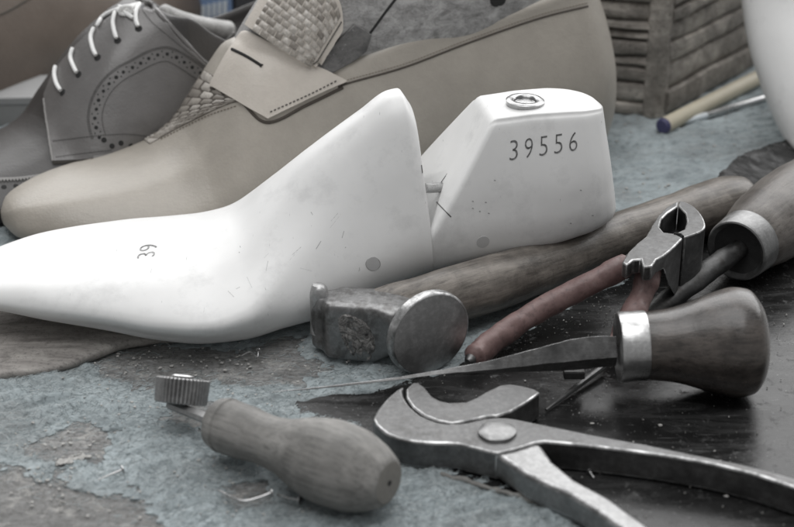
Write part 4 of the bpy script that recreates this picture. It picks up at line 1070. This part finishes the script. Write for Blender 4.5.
# ------------------------------------------------------------------ nails
def nail(name, label, pts, head, r=.04, hr=.12, z=.13, grp='loose shoe nails on the felt'):
    P = [atz(x, y, z+dz) for x, y, dz in pts]; m = MB(); C_ = cr(P, 14) if len(P) > 2 else np.array([tuple(p) for p in P])
    k = len(C_); m.tube(C_, [r]*(k-1)+[r*.5] if head else [r]*k, 8)
    t = Vector(C_[0])-Vector(C_[1]); m.lathe([(-.02, r), (0, hr), (.035, hr), (.05, hr*.6)], 16, frame(Vector(C_[0]), t, (.1, .3, 1)))
    o = m.build(name, BRIGHT, None); tag(o, label, 'nail', grp)
nail('shoe_nail', 'straight bright nail lying on the felt at lower left', [(122, 470, .1), (98, 480, .0)], True, .045, .16)
nail('shoe_nail', 'bent bright nail on the felt below the wheel tool handle', [(271, 493, .14), (258, 498, .08), (243, 501, .05), (228, 495, .06), (218, 490, .1)], True, .042, .15)
nail('shoe_nail', 'short nail with dark head right of the bent nail', [(300, 500, .1), (288, 498, .03), (276, 494, 0)], True, .04, .16)
nail('shoe_nail', 'tiny nail standing upright beside the wheel tool ferrule', [(236, 452, .38), (235.5, 464, -.1)], True, .055, .1)
nail('shoe_nail', 'small curled nail on the bare wood under the white last', [(258, 351, .1), (257, 357, .0), (250, 352, .05), (241, 356, 0)], True, .04, .12)
nail('shoe_nail', 'short pale nail on the black sheet between the pincer handles', [(590, 472, .05), (594, 478, .0)], True, .05, .12, .1)

# ------------------------------------------------------------------ loose chips and lint (nobody could count them)
def chip(m, c, r, seed):
    k = 6; g = random.Random(seed); a0 = g.random()*6.28; vs = []
    for i in range(k):
        a = a0+6.28*i/k; q = r*g.uniform(.5, 1.2); vs.append(c+Vector((q*math.cos(a)*1.3, q*math.sin(a), .01)))
    n0 = len(vs); vs += [v+Vector((0, 0, g.uniform(.015, .05))) for v in vs]; vs = vs
    m.add(vs, [tuple(range(k, 2*k))]+[(i, (i+1) % k, (i+1) % k+k, i+k) for i in range(k)])
m = MB(); sdf = lambda x, y: float(sdist(sheet_poly, np.array([[x]]), np.array([[y]]))[0, 0])
for i in range(420):
    px = random.uniform(430, 794); py = random.uniform(300, 527)
    if random.random() < .5: px = random.gauss(560, 60); py = random.gauss(315, 18)
    q = atz(px, py, .06)
    if sdf(q.x, q.y) < .1: continue
    chip(m, q, random.choice((.008, .01, .012, .015, .02, .03)), i)
for (px, py, r) in ((605, 446, .11), (586, 445, .07), (660, 426, .07), (592, 424, .06), (538, 427, .06), (726, 497, .06)):
    chip(m, atz(px, py, .06), r, px)
ch = m.build('plaster_chips', CHIP, None, recalc=True, smooth=0); tag(ch, 'pale flakes of plaster and dust scattered over the black sheet', 'chips', kind='stuff')
m = MB()
for i in range(300):
    px = random.uniform(0, 420); py = random.uniform(340, 527); q = atz(px, py, -.02); chip(m, q+Vector((0, 0, .0)), random.choice((.02, .03, .04, .05)), i+900)
for i in range(120):
    px = random.uniform(600, 794); py = random.uniform(105, 200); q = atz(px, py, 0.02); chip(m, q, random.choice((.03, .05, .07)), i+1900)
for i in range(70):
    t = random.random(); px, py = 60+26*t+random.gauss(0, 2.5), 463-7*t+random.gauss(0, 1.2); chip(m, atz(px, py, -.15), random.choice((.04, .06, .09)), i+3000)
for i in range(150):
    px, py = random.choice(((150, 360), (230, 362), (70, 440), (60, 500), (110, 505), (40, 480))); chip(m, atz(px+random.gauss(0, 22), py+random.gauss(0, 8), -.17), random.choice((.02, .03, .04, .06)), i+4000)
dc = m.build('bench_crumbs', CHIP, None, smooth=0); tag(dc, 'tiny pale crumbs and grit scattered on the felt cloth', 'crumbs', kind='stuff')
# ------------------------------------------------------------------ light
w = bpy.data.worlds.new('World'); SC.world = w; w.use_nodes = True
bg = w.node_tree.nodes['Background']; bg.inputs[0].default_value = (1, 1, 1, 1); bg.inputs[1].default_value = .29
def area(name, loc, target, size, power, sy=None):
    l = bpy.data.lights.new(name, 'AREA'); l.energy = power; l.size = size; l.color = (1, 1, 1)
    if sy: l.shape = 'RECTANGLE'; l.size_y = sy
    o = bpy.data.objects.new(name, l); COL.objects.link(o); o.location = Vector(loc)*S
    o.rotation_euler = (Vector(target)-Vector(loc)).to_track_quat('-Z', 'Y').to_euler(); return o
area('window_lamp', (25, 120, 100), (0, 0, 0), 3.4, 50, 1.6)
area('ceiling_lamp', (-10, -26, 155), (0, 0, 0), 1.2, 13.5)

# ------------------------------------------------------------------ camera
cd = bpy.data.cameras.new('camera'); cam = bpy.data.objects.new('camera', cd); COL.objects.link(cam); SC.camera = cam
cd.sensor_width = 36; cd.lens = 36*FPX/794; cd.clip_start = .01; cd.clip_end = 50
cam.location = CAM*S; cam.rotation_euler = (math.pi/2-PITCH, 0, 0)
cd.dof.use_dof = True; cd.dof.focus_distance = .60; cd.dof.aperture_fstop = 13
SC.view_settings.view_transform = 'Standard'; SC.view_settings.look = 'None'; SC.view_settings.exposure = 0; SC.view_settings.gamma = 1
